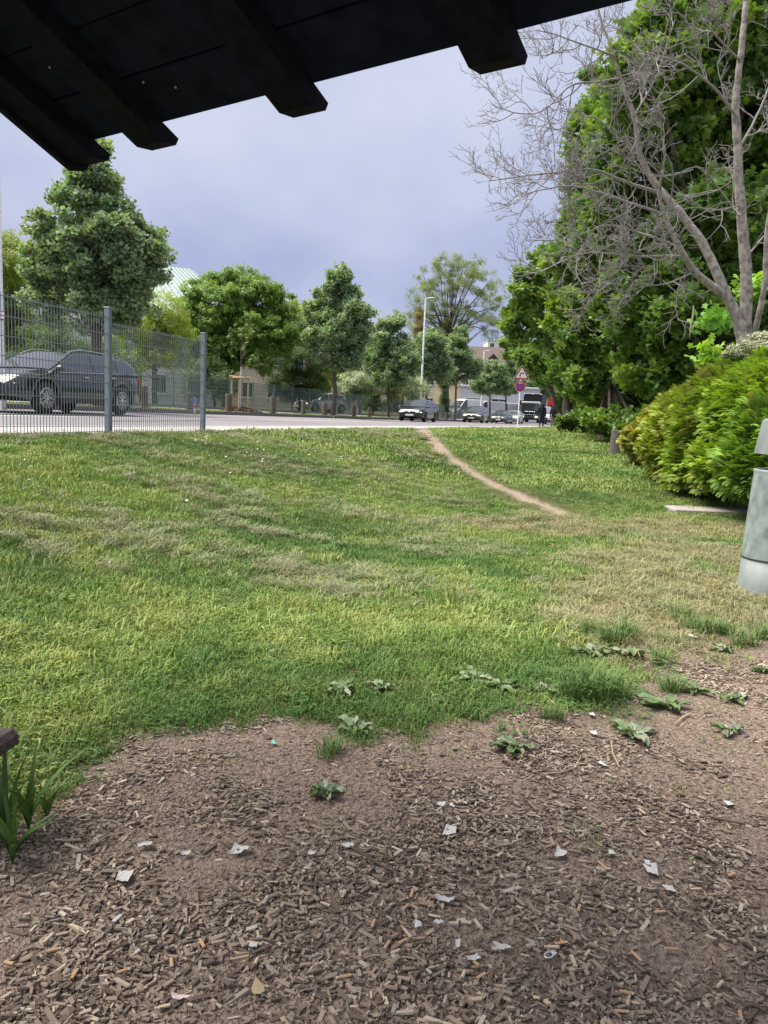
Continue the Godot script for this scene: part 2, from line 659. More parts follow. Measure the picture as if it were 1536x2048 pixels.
# ---------------------------------------------------------------- shelter roof
func build_shelter() -> void:
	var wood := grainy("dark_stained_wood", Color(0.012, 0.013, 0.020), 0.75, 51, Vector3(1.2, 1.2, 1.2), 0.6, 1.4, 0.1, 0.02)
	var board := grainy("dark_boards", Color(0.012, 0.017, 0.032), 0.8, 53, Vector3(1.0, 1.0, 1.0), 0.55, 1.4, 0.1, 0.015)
	wood.metallic_specular = 0.12
	board.metallic_specular = 0.12
	var s := thing("shelter", "dark stained timber shelter roof with rafter tails overhanging the mulch", "shelter")
	var hy := 2.2                                     # height of the eave's underside
	var r0 := ray(365, 237)
	var r1 := ray(935, 90)
	var a := Vector3(0, EYE, 0) + r0 * ((hy - EYE) / r0.y)
	var b := Vector3(0, EYE, 0) + r1 * ((hy - EYE) / r1.y)
	var e := (b - a).normalized()                     # along the eave, towards the camera's side
	var out := Vector3(e.z, 0, -e.x)                  # level, away from the ridge
	if out.z > 0:
		out = -out
	var sl := deg_to_rad(25.0)
	var dn := (out * cos(sl) - Vector3.UP * sin(sl)).normalized()    # down the slope
	var up := e.cross(dn).normalized()
	if up.y < 0:
		up = -up
	var bas := Basis(e, up, e.cross(up))
	if bas.z.dot(dn) < 0:
		bas = Basis(e, up, -bas.z)
	# along the eave: a is s = 0
	var first := -0.62
	var last := 3.4
	# sheathing boards, each its own piece, running along the eave
	var bw := 0.20
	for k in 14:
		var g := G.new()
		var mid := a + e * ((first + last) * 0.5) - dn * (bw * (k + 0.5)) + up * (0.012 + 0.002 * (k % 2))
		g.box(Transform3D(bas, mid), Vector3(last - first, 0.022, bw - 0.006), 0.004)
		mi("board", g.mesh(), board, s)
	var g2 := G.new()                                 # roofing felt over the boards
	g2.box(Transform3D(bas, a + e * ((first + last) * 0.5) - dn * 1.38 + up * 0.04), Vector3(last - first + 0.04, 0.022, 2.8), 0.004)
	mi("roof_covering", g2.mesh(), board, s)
	# rafters with chamfered tails under the boards
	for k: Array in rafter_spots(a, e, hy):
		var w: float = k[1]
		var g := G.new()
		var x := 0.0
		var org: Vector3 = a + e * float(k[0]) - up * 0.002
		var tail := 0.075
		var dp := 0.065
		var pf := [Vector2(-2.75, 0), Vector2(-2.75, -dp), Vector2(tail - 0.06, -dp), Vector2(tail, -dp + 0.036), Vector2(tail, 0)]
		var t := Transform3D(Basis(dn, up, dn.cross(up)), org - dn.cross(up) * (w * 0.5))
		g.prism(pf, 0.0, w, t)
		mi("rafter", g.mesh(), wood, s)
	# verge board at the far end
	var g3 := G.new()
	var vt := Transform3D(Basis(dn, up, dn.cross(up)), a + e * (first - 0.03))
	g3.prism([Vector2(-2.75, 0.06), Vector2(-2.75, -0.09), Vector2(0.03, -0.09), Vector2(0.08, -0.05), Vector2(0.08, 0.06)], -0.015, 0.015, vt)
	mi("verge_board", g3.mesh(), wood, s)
	# post, plate beam and knee brace
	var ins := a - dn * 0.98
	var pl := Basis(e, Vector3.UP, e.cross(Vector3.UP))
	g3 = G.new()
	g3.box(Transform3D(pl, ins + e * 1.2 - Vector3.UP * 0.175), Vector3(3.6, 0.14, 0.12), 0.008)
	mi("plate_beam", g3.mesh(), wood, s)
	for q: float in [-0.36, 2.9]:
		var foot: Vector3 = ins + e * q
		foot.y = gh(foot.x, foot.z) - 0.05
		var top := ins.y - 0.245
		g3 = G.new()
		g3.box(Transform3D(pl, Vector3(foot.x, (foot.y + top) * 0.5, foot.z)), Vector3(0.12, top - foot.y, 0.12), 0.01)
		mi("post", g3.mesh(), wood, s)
	for k in 5:                                       # nail heads in the boards
		var g4 := G.new()
		g4.ball(a + e * (-0.35 + 0.11 * k) - dn * (0.32 - 0.05 * k) + up * 0.0, Vector3(0.005, 0.005, 0.005), 8, 5)
		mi("nail", g4.mesh(), flat("nail_metal", Color(0.4, 0.4, 0.42), 0.4, 0.8), s)
func rafter_spots(a: Vector3, e: Vector3, hy: float) -> Array:
	var out := []
	for u: Array in [[310, 255], [612, 185], [1005, 90]]:
		var r := ray(u[0], u[1])
		var p := Vector3(0, EYE, 0) + r * ((hy - EYE) / r.y)
		out.append([(p - a).dot(e), 0.135])
	out.append([out[2][0] + 0.72, 0.11])
	out.append([out[2][0] + 1.44, 0.11])
	out.append([out[0][0] - 0.40, 0.13])
	return out

# ---------------------------------------------------------------- fences
func build_near_fence() -> void:
	var steel := grainy("fence_steel", Color(0.20, 0.235, 0.25), 0.5, 61, Vector3(2, 2, 2), 0.85, 1.1, 0.0, 0.02, false, 0.25)
	var galv := grainy("fence_post_steel", Color(0.20, 0.24, 0.27), 0.5, 63, Vector3(2, 2, 2), 0.85, 1.1, 0.0, 0.02, false, 0.25)
	var f := thing("fence", "grey double wire mesh fence on posts beside the footway", "fence")
	var p1 := px(217, 876, 9.74)
	var p2 := px(405, 873, 12.1)
	var step := p1 - p2
	step.y = 0.02
	var p0 := p1 + step
	var posts := [p0, p1, p2]
	var fwd := Vector3(step.x, 0, step.z).normalized()
	var bas := Basis(fwd, Vector3.UP, fwd.cross(Vector3.UP))
	for i in 3:
		var p: Vector3 = posts[i]
		p.y = gh(p.x, p.z) - 0.03
		var top: float = [1.62, 1.60, 1.58][i] + posts[i].y
		var g := G.new()
		g.box(Transform3D(bas, Vector3(p.x, (p.y + top) * 0.5, p.z)), Vector3(0.06, top - p.y, 0.075), 0.006)
		var o := mi("post", g.mesh(), galv, f)
		g = G.new()
		g.box(Transform3D(bas, Vector3(p.x, top + 0.006, p.z)), Vector3(0.072, 0.016, 0.087), 0.004)
		mi("cap", g.mesh(), galv, o)
		for k in 6:                              # clamps that hold the mesh
			g = G.new()
			g.box(Transform3D(bas, Vector3(p.x, top - 0.12 - k * 0.26, p.z) + bas.z * 0.045 - fwd * 0.03), Vector3(0.035, 0.045, 0.02), 0.004)
			mi("clamp", g.mesh(), galv, o)
	var vert := CylinderMesh.new()
	vert.top_radius = 0.0043
	vert.bottom_radius = 0.0043
	vert.height = 1.46
	vert.radial_segments = 6
	vert.rings = 1
	for i in 2:
		var a: Vector3 = posts[i]
		var b: Vector3 = posts[i + 1]
		var lo := minf(a.y, b.y) + (0.055 if i == 0 else 0.015)
		var panel := Node3D.new()
		panel.name = "mesh_panel"
		f.add_child(panel, true)
		var span := Vector2(b.x - a.x, b.z - a.z).length()
		var n := int(span / 0.05)
		for k in n:
			var t := (k + 0.5) / n
			if t * span < 0.04 or (1 - t) * span < 0.04:
				continue
			mi("upright_wire", vert, steel, panel, Vector3(lerpf(a.x, b.x, t), lo + 0.73, lerpf(a.z, b.z, t)) - bas.z * 0.0)
		for k in 8:
			for sd: float in [-1.0, 1.0]:
				var g := G.new()
				var y := lo + 0.03 + k * 0.2
				g.tube([Vector3(a.x, y, a.z) + bas.z * sd * 0.0083 - fwd * 0.031, Vector3(b.x, y, b.z) + bas.z * sd * 0.0083 + fwd * 0.031], [0.0045, 0.0045], 6)
				mi("cross_wire", g.mesh(), steel, panel)
	# ends of white cable tie hanging from the top wire
	var tie := flat("white_cord", Color(0.75, 0.75, 0.72), 0.6)
	var kk := 0
	for w: Array in [[[82, 616], [82, 626], [85, 637]], [[143, 628], [147, 635], [152, 632]], [[159, 630], [161, 640], [167, 647]]]:
		var pts := []
		for q: Array in w:
			pts.append(px(q[0], q[1], 8.75 + 0.6 * (q[0] - 82.0) / 80.0))
		var g := G.new()
		g.tube(pts, [0.004, 0.004, 0.004], 5)
		var o := mi("cord_end", g.mesh(), tie)
		tag(o, ["straight white cord end hanging from the top fence wire", "curled white cord end looped round the top fence wire", "bent white cord end beside the curled one on the top fence wire"][kk], "cord")
		kk += 1

func build_far_fence() -> void:
	var steel := grainy("green_fence_steel", Color(0.085, 0.13, 0.125), 0.55, 65, Vector3(2, 2, 2), 0.85, 1.1, 0.0, 0.02, false, 0.2)
	var galv := grainy("green_post_steel", Color(0.13, 0.19, 0.195), 0.55, 67, Vector3(2, 2, 2), 0.85, 1.1, 0.0, 0.02, false, 0.2)
	var f := thing("fence", "long green wire mesh fence behind the grass verge across the road", "fence")
	var base := thing("fence_plinth", "low concrete edging under the long green fence", "edging")
	var d := 15.0
	var pg := G.new()
	pg.bx(Vector3(0, 0.72, 0), Vector3(0.055, 1.44, 0.06), 0.006)
	var pm := pg.mesh()
	var k := 0
	var turn := atan2(SA, CA)
	var conc := grainy("plinth_concrete", Color(0.22, 0.21, 0.20), 0.9, 69, Vector3(1, 1, 1), 0.7, 1.1, 0.2, 0.02)
	var panels := {}
	while d < 125.0:
		var e := d + 2.5 * CA
		var a := on_road(d, 12.9)
		var b := on_road(e, 12.9)
		a.y += 0.2
		b.y += 0.2
		mi("post", pm, galv, f, a, Vector3(0, -turn, 0))
		var fine := d < 48.0
		var kind := "near" if fine else "far"
		if not panels.has(kind):
			var g := G.new()
			var n := 50 if fine else 26
			var rr := 0.005 if fine else 0.008
			for q in n:
				var x := 2.44 * (q + 0.5) / n + 0.03
				g.tube([Vector3(x, 0.02, 0), Vector3(x, 1.42, 0)], [rr, rr], 4, false)
			for q in 8:
				var y := 0.04 + q * 0.195
				g.tube([Vector3(0.02, y, 0.008), Vector3(2.48, y, 0.008)], [0.010, 0.010], 5, false)
			panels[kind] = g.mesh()
		var o := mi("mesh_panel", panels[kind], steel, f, a)
		var dir := (b - a)
		o.basis = Basis(dir.normalized(), Vector3.UP, dir.normalized().cross(Vector3.UP))
		if d < 100.0:
			var g2 := G.new()
			g2.box(Transform3D(Basis(dir.normalized(), Vector3.UP, dir.normalized().cross(Vector3.UP)), (a + b) * 0.5 - Vector3.UP * 0.08), Vector3(dir.length() - 0.01, 0.24, 0.06), 0.005)
			mi("slab", g2.mesh(), conc, base)
		d = e
		k += 1

# ---------------------------------------------------------------- buildings
func house(called: String, label: String, at: Vector3, turn: float, size: Vector3, wall: Material, roof: Material, roof_h: float, rows: int, cols: int, win: Vector2, opts := {}) -> Node3D:
	# local: x along the facade, facade at z = 0 facing +z, depth goes to -z
	var h := thing(called, label, "building", at, turn)
	var frame := flat("window_frame_white", Color(0.7, 0.7, 0.7), 0.5)
	var pane := flat("window_pane", Color(0.03, 0.035, 0.045), 0.06)
	var g := G.new()
	g.bx(Vector3(0, size.y * 0.5 - 1.0, -size.z * 0.5), Vector3(size.x, size.y + 2.0, size.z), 0.03)
	mi("wall", g.mesh(), wall, h)
	if roof_h > 0.0:
		g = G.new()
		var o := 0.5
		var hx := size.x * 0.5 + o
		var zf := o
		var zb := -size.z - o
		var zm := -size.z * 0.5
		var y0 := size.y + 0.02
		var y1 := size.y + roof_h
		var hip: float = opts.get("hip", 0.0)
		var A := Vector3(-hx, y0, zf)
		var B := Vector3(hx, y0, zf)
		var C := Vector3(hx, y0, zb)
		var D := Vector3(-hx, y0, zb)
		var E := Vector3(-hx + hip, y1, zm)
		var F := Vector3(hx - hip, y1, zm)
		g.quad(A, B, F, E)
		g.quad(C, D, E, F)
		g.tri(B, C, F)
		g.tri(D, A, E)
		g.quad(D, C, B, A)
		var ro := mi("roof", g.mesh(), roof, h)
		if opts.has("seams"):                   # standing seams of a sheet roof
			var n: int = opts.seams
			var rm: Material = opts.seam_mat
			for k in n:
				var t := (k + 0.5) / n
				var p := A.lerp(B, t) + Vector3(0, 0.04, 0)
				var q := E.lerp(F, t) + Vector3(0, 0.04, 0)
				var gs := G.new()
				gs.tube([p, q], [0.06, 0.06], 4)
				mi("seam", gs.mesh(), rm, ro)
		if opts.has("dormer"):
			var gd := G.new()
			var dx: float = opts.dormer
			var zc := zf * 0.5 + zm * 0.5
			var yc := (y0 + y1) * 0.5
			gd.prism([Vector2(-1.1, -0.6), Vector2(1.1, -0.6), Vector2(1.1, 0.1), Vector2(0, 1.2), Vector2(-1.1, 0.1)], -2.0, 1.6, Transform3D(Basis(), Vector3(dx, yc, zc)))
			mi("dormer", gd.mesh(), opts.dormer_mat, ro)
	else:
		g = G.new()
		g.bx(Vector3(0, size.y + 0.14, -size.z * 0.5), Vector3(size.x + 0.3, 0.26, size.z + 0.3), 0.03)
		mi("parapet", g.mesh(), roof, h)
	var fg := G.new()
	for s: Array in [[-1, 0, 0.07, win.y], [1, 0, 0.07, win.y], [0, -1, win.x, 0.07], [0, 1, win.x, 0.07], [0, 0, 0.05, win.y]]:
		fg.bx(Vector3(s[0] * (win.x * 0.5 - 0.035), s[1] * (win.y * 0.5 - 0.035), 0.03), Vector3(s[2], s[3], 0.08))
	var fm := fg.mesh()
	var gp2 := G.new()
	gp2.bx(Vector3.ZERO, Vector3(win.x - 0.08, win.y - 0.08, 0.03))
	var gm := gp2.mesh()
	var sg := G.new()
	sg.bx(Vector3(0, -win.y * 0.5 - 0.05, 0.06), Vector3(win.x + 0.2, 0.07, 0.16))
	var sm := sg.mesh()
	for r in rows:
		for c in cols:
			var x := size.x * ((c + 0.5) / cols - 0.5)
			var y := size.y * (r + 0.55) / rows
			var w := mi("window", fm, frame, h, Vector3(x, y, 0.0))
			mi("pane", gm, pane, w, Vector3(0, 0, 0.012))
			mi("sill", sm, frame, w)
	return h

func build_buildings() -> void:
	var beige := grainy("beige_render", Color(0.50, 0.43, 0.33), 0.9, 71, Vector3(0.2, 0.2, 0.2), 0.85, 1.08, 0.0, 0.02)
	var cream := grainy("cream_render", Color(0.66, 0.56, 0.40), 0.9, 73, Vector3(0.2, 0.2, 0.2), 0.88, 1.06, 0.0, 0.02)
	var lilac := grainy("pale_lilac_render", Color(0.50, 0.50, 0.60), 0.9, 75, Vector3(0.2, 0.2, 0.2), 0.9, 1.05, 0.0, 0.02)
	var white := grainy("white_render", Color(0.68, 0.68, 0.70), 0.9, 77, Vector3(0.2, 0.2, 0.2), 0.88, 1.05, 0.0, 0.02)
	var brown := grainy("brown_tiles", Color(0.16, 0.115, 0.11), 0.9, 79, Vector3(0.6, 0.6, 0.6), 0.8, 1.15, 0.0, 0.02)
	var copper := grainy("green_sheet_roof", Color(0.36, 0.46, 0.44), 0.6, 81, Vector3(0.3, 0.3, 0.3), 0.85, 1.1, 0.0, 0.02)
	var seam := flat("roof_seam", Color(0.22, 0.30, 0.29), 0.6)
	var dark := flat("dark_cladding", Color(0.03, 0.03, 0.035), 0.7)
	var red := flat("red_panel", Color(0.42, 0.03, 0.04), 0.6)
	var face := -atan2(0.30, 0.954)
	var p := px(520, 800, 78.0)
	p.y = gh(p.x, p.z)
	house("apartment_block", "beige apartment block glimpsed behind the green fence and staked sapling", p, 0.15, Vector3(20, 6.6, 10), beige, brown, 1.6, 2, 8, Vector2(1.1, 1.5))
	p = px(290, 790, 70.0)
	p.y = gh(p.x, p.z)
	house("large_hall", "hall with pale green seamed sheet roof rising over the shrubs", p + Vector3(-5, 0, -4), 0.35, Vector3(26, 8.5, 14), white, copper, 5.6, 2, 8, Vector2(1.2, 1.6), {"hip": 5.0, "seams": 44, "seam_mat": seam})
	p = px(310, 800, 46.0)
	p.y = gh(p.x, p.z)
	house("white_house", "narrow white house partly hidden behind shrubs and fence", p + Vector3(0.5, 0, -3), 0.2, Vector3(4.2, 4.8, 5), white, brown, 1.4, 2, 2, Vector2(0.9, 1.2))
	p = px(905, 830, 120.0)
	p.y = gh(p.x, p.z)
	house("cream_house", "cream building end behind an ivy covered trunk", p + Vector3(-2.0, 0, -4), -0.1, Vector3(11, 7.0, 8), cream, brown, 2.5, 2, 4, Vector2(1.0, 1.5))
	p = px(960, 830, 112.0)
	p.y = gh(p.x, p.z)
	house("flat_hall", "pale lilac flat roofed hall behind parked white vans", p + Vector3(3.5, 0, -6), -0.1, Vector3(12, 4.6, 12), lilac, white, 0.0, 1, 3, Vector2(2.4, 0.9))
	p = px(975, 800, 175.0)
	p.y = gh(p.x, p.z)
	house("tiled_house", "house with brown tiled roof and dark pointed dormer", p, -0.05, Vector3(26, 9.5, 10), white, brown, 6.0, 2, 6, Vector2(1.4, 1.6), {"dormer": 0.8, "dormer_mat": dark})
	p = px(1005, 800, 260.0)
	p.y = gh(p.x, p.z)
	house("tower_block", "pale tower block far behind the tiled roof", p + Vector3(4, 0, 0), 0.0, Vector3(20, 24.0, 14), white, white, 0.0, 7, 7, Vector2(1.4, 1.6))
	p = px(1085, 830, 190.0)
	p.y = gh(p.x, p.z)
	house("grey_hall", "low grey hall closing the far end of the road", p + Vector3(2, 0, -4), 0.0, Vector3(34, 5.2, 10), lilac, white, 0.0, 1, 9, Vector2(2.2, 1.2))
	var o := thing("red_banner", "red banner panel on two poles at the far end of the road", "banner", px(1099, 835, 150.0))
	o.position.y = gh(o.position.x, o.position.z)
	var g := G.new()
	g.bx(Vector3(0, 3.9, 0), Vector3(1.3, 1.8, 0.06), 0.01)
	mi("panel", g.mesh(), red, o)
	for s: float in [-0.7, 0.7]:
		g = G.new()
		g.tube([Vector3(s, -0.3, 0), Vector3(s, 5.0, 0)], [0.05, 0.05], 8)
		mi("pole", g.mesh(), white, o)
	var wall := thing("retaining_wall", "low pale concrete wall beside the road beyond the truck", "wall", on_road(128, -1.5))
	wall.rotation.y = -atan2(SA, CA)
	g = G.new()
	g.bx(Vector3(0, 0.3, -8), Vector3(0.3, 1.6, 30), 0.03)
	mi("wall_body", g.mesh(), grainy("wall_concrete", Color(0.36, 0.34, 0.31), 0.9, 83, Vector3(0.5, 0.5, 0.5), 0.8, 1.1, 0.0, 0.02), wall)

# ---------------------------------------------------------------- trees
var leafm := {}
func leaf_fan(g: G, at: Vector3, b: Basis, pts: Array, k: float, droop: float) -> void:
	# a leaf outline in (x across, y along), folded a little about its middle
	var m := at + b * Vector3(0, 0.42 * k, -droop * 0.3 * k)
	var base := at
	var w := pts.size()
	var nn := (b * Vector3(0, 0.15, 1)).normalized()
	var i0 := g.vert(m, nn)
	var ids := []
	for p: Vector2 in pts:
		var q := at + b * Vector3(p.x * k, p.y * k, -droop * p.y * p.y * k - absf(p.x) * 0.28 * k)
		ids.append(g.vert(q, (nn + b.x * p.x * 0.5).normalized()))
	for j in w:
		g.ix.append_array(PackedInt32Array([i0, ids[(j + 1) % w], ids[j]]))
func cluster(kind: String) -> ArrayMesh:
	if leafm.has(kind):
		return leafm[kind]
	var rr := R.state
	R.seed = kind.hash() & 0xffff
	var g := G.new()
	var heart := [Vector2(0, 0.0), Vector2(0.34, 0.1), Vector2(0.46, 0.4), Vector2(0.3, 0.75), Vector2(0, 1.05), Vector2(-0.3, 0.75), Vector2(-0.46, 0.4), Vector2(-0.34, 0.1)]
	var maple := [Vector2(0, 0.0), Vector2(0.36, -0.08), Vector2(0.28, 0.22), Vector2(0.62, 0.45), Vector2(0.28, 0.56), Vector2(0, 1.05), Vector2(-0.28, 0.56), Vector2(-0.62, 0.45), Vector2(-0.28, 0.22), Vector2(-0.36, -0.08)]
	var lance := [Vector2(0, 0.0), Vector2(0.17, 0.35), Vector2(0.12, 0.75), Vector2(0, 1.1), Vector2(-0.12, 0.75), Vector2(-0.17, 0.35)]
	var n := 9
	var k := 0.12
	var shape := heart
	var spread := 0.17
	match kind:
		"linden":
			n = 13
			k = 0.10
		"maple":
			n = 11
			k = 0.145
			shape = maple
			spread = 0.26
		"fine":
			n = 14
			k = 0.085
			shape = lance
			spread = 0.2
		"willow":
			n = 14
			k = 0.13
			shape = lance
			spread = 0.22
		"blossom":
			n = 22
			k = 0.045
			spread = 0.13
		"sapling":
			n = 5
			k = 0.11
			spread = 0.1
	for j in n:
		var a := R.randf() * TAU
		var rad := spread * sqrt(R.randf())
		var at := Vector3(cos(a) * rad, R.randf_range(-0.6, 0.6) * spread, sin(a) * rad)
		var pitch := R.randf_range(-0.9, 0.5)
		if kind == "willow":
			pitch = R.randf_range(0.3, 1.3)
		var b := Basis(Vector3.UP, -a + PI / 2 + R.randf_range(-0.7, 0.7)) * Basis(Vector3.RIGHT, -PI / 2 + pitch * 0.9) * Basis(Vector3.UP, R.randf_range(-0.5, 0.5))
		g.col = Color.WHITE          # one colour for every leaf; copies carry the tint of their plant
		leaf_fan(g, at, b, shape, k * R.randf_range(0.75, 1.2), 0.25)
	R.state = rr
	g.own_normals()
	leafm[kind] = g.mesh()
	return leafm[kind]

func bark() -> StandardMaterial3D:
	return grainy("bark", Color(0.125, 0.10, 0.08), 0.95, 91, Vector3(2.2, 0.8, 2.2), 0.5, 1.3, 0.8, 0.02)

# lobes: [centre, radii (Vector3), thickness 0..1]
func tree(called: String, label: String, base: Vector3, lobes: Array, kind: String, tint: Color, dens: float, tr: float, o := {}) -> Node3D:
	var t := thing(called, label, o.get("category", "tree"), base, 0.0, o.get("group", ""))
	var g := G.new()
	var mid := Vector3.ZERO
	for l: Array in lobes:
		mid += l[0] / lobes.size()
	var lowest := 1e9
	for l: Array in lobes:
		lowest = minf(lowest, l[0].y - l[1].y)
	if tr > 0.0:
		var fork: Vector3 = o.get("fork", Vector3(lerpf(base.x, mid.x, 0.4), lerpf(base.y, mid.y, 0.45), lerpf(base.z, mid.z, 0.4)))
		var apex: Vector3 = o.get("apex", mid + Vector3(0, (mid.y - base.y) * 0.35, 0))
		var up := apex - fork
		var tp := [Vector3(0, -0.15, 0), Vector3(0, 0.12, 0), (fork - base) * 0.5 + Vector3(R.randf_range(-1, 1) * tr, 0, 0), fork - base, fork - base + up * 0.5 + Vector3(R.randf_range(-1, 1), 0, R.randf_range(-1, 1)) * tr, apex - base]
		g.tube(tp, [tr * 1.5, tr * 1.15, tr, tr * 0.88, tr * 0.5, tr * 0.12], 10)
		for l: Array in lobes:
			var nl: int = o.get("limbs", 3)
			for k in nl:
				var h := R.randf_range(0.0, 0.75)
				var s := (fork - base).lerp(apex - base, h)
				var target: Vector3 = l[0] - base + rdir() * l[1] * 0.75
				if target.y < s.y - 0.3:
					s = (fork - base) * R.randf_range(0.75, 1.0)
				var m := s.lerp(target, 0.5) + Vector3(0, (target - s).length() * R.randf_range(-0.02, 0.14), 0)
				var r := tr * lerpf(0.42, 0.16, h) * R.randf_range(0.7, 1.1)
				g.tube([s, s.lerp(m, 0.55) + rdir() * 0.05, m, m.lerp(target, 0.6) + rdir() * 0.08, target], [r, r * 0.8, r * 0.6, r * 0.35, r * 0.12], 5, false)
		mi("trunk", g.mesh(), o.get("bark", bark()), t)
	var wh := []
	var tn := PackedColorArray()
	var cm := cluster(kind)
	var gap: float = o.get("gap", 0.06 if kind == "linden" else 0.02)
	var sc: float = o.get("scale", 1.0)
	var alt: Color = o.get("alt", Color(tint.r * 1.5, tint.g * 1.35, tint.b * 0.95))
	for l: Array in lobes:
		var rd: Vector3 = l[1]
		var area := 12.6 * pow((pow(rd.x * rd.y, 1.6) + pow(rd.x * rd.z, 1.6) + pow(rd.y * rd.z, 1.6)) / 3.0, 1.0 / 1.6)
		var per := 13
		var n := int(area * dens / per)
		var cr: float = o.get("clump", 0.34) * sc
		for i in n:
			var d := rdir()
			var q: Vector3 = l[0] + d * rd * pow(R.randf(), 0.4)
			if nz3.get_noise_3d(q.x * 1.9 / sc, q.y * 1.9 / sc, q.z * 1.9 / sc) < -0.2 + gap:
				continue
			var cc := mixc(vary(tint, 0.12, 0.1), alt, pow(R.randf(), 2.0) * 0.9)
			var cs := R.randf_range(0.6, 1.25)
			for w in per:
				var e := rdir() * pow(R.randf(), 0.5) * cr * cs
				var p := q + Vector3(e.x, e.y * 0.6, e.z)
				var k := sc * R.randf_range(0.65, 1.25)
				var b := Basis(Vector3.UP, R.randf() * TAU) * Basis(Vector3.RIGHT, R.randf_range(-0.6, 0.6))
				if absf(d.x) + absf(d.z) > 0.1:
					b = Basis(Vector3(d.z, 0, -d.x).normalized(), R.randf_range(0.0, 0.8)) * b
				wh.append(Transform3D(b.scaled(Vector3(k, k, k)), p - base))
				tn.append(vary(cc, 0.14, 0.07))
	mi_leaves(t, cm, wh, tn, kind)
	return t
func mi_leaves(t: Node3D, cm: Mesh, wh: Array, tn: PackedColorArray, kind: String) -> void:
	many("crown", cm, tinted("leaf_" + kind, 0.5, 0.9, 0.45), wh, tn, t)
func plobes(list: Array, d: float, sd := 0.0, flatten := 1.0) -> Array:      # [u, v, radius across, radius up (px), depth shift]
	var out := []
	for l: Array in list:
		var dd: float = d + (l[4] if l.size() > 4 else R.randf_range(-sd, sd))
		var c := px(l[0], l[1], dd)
		var k := dd / FOC
		out.append([c, Vector3(l[2] * k, l[3] * k, (l[2] + l[3]) * 0.5 * k * flatten)])
	return out
func foot(u: float, v: float, d: float) -> Vector3:
	var p := px(u, v, d)
	p.y = gh(p.x, p.z)
	return p

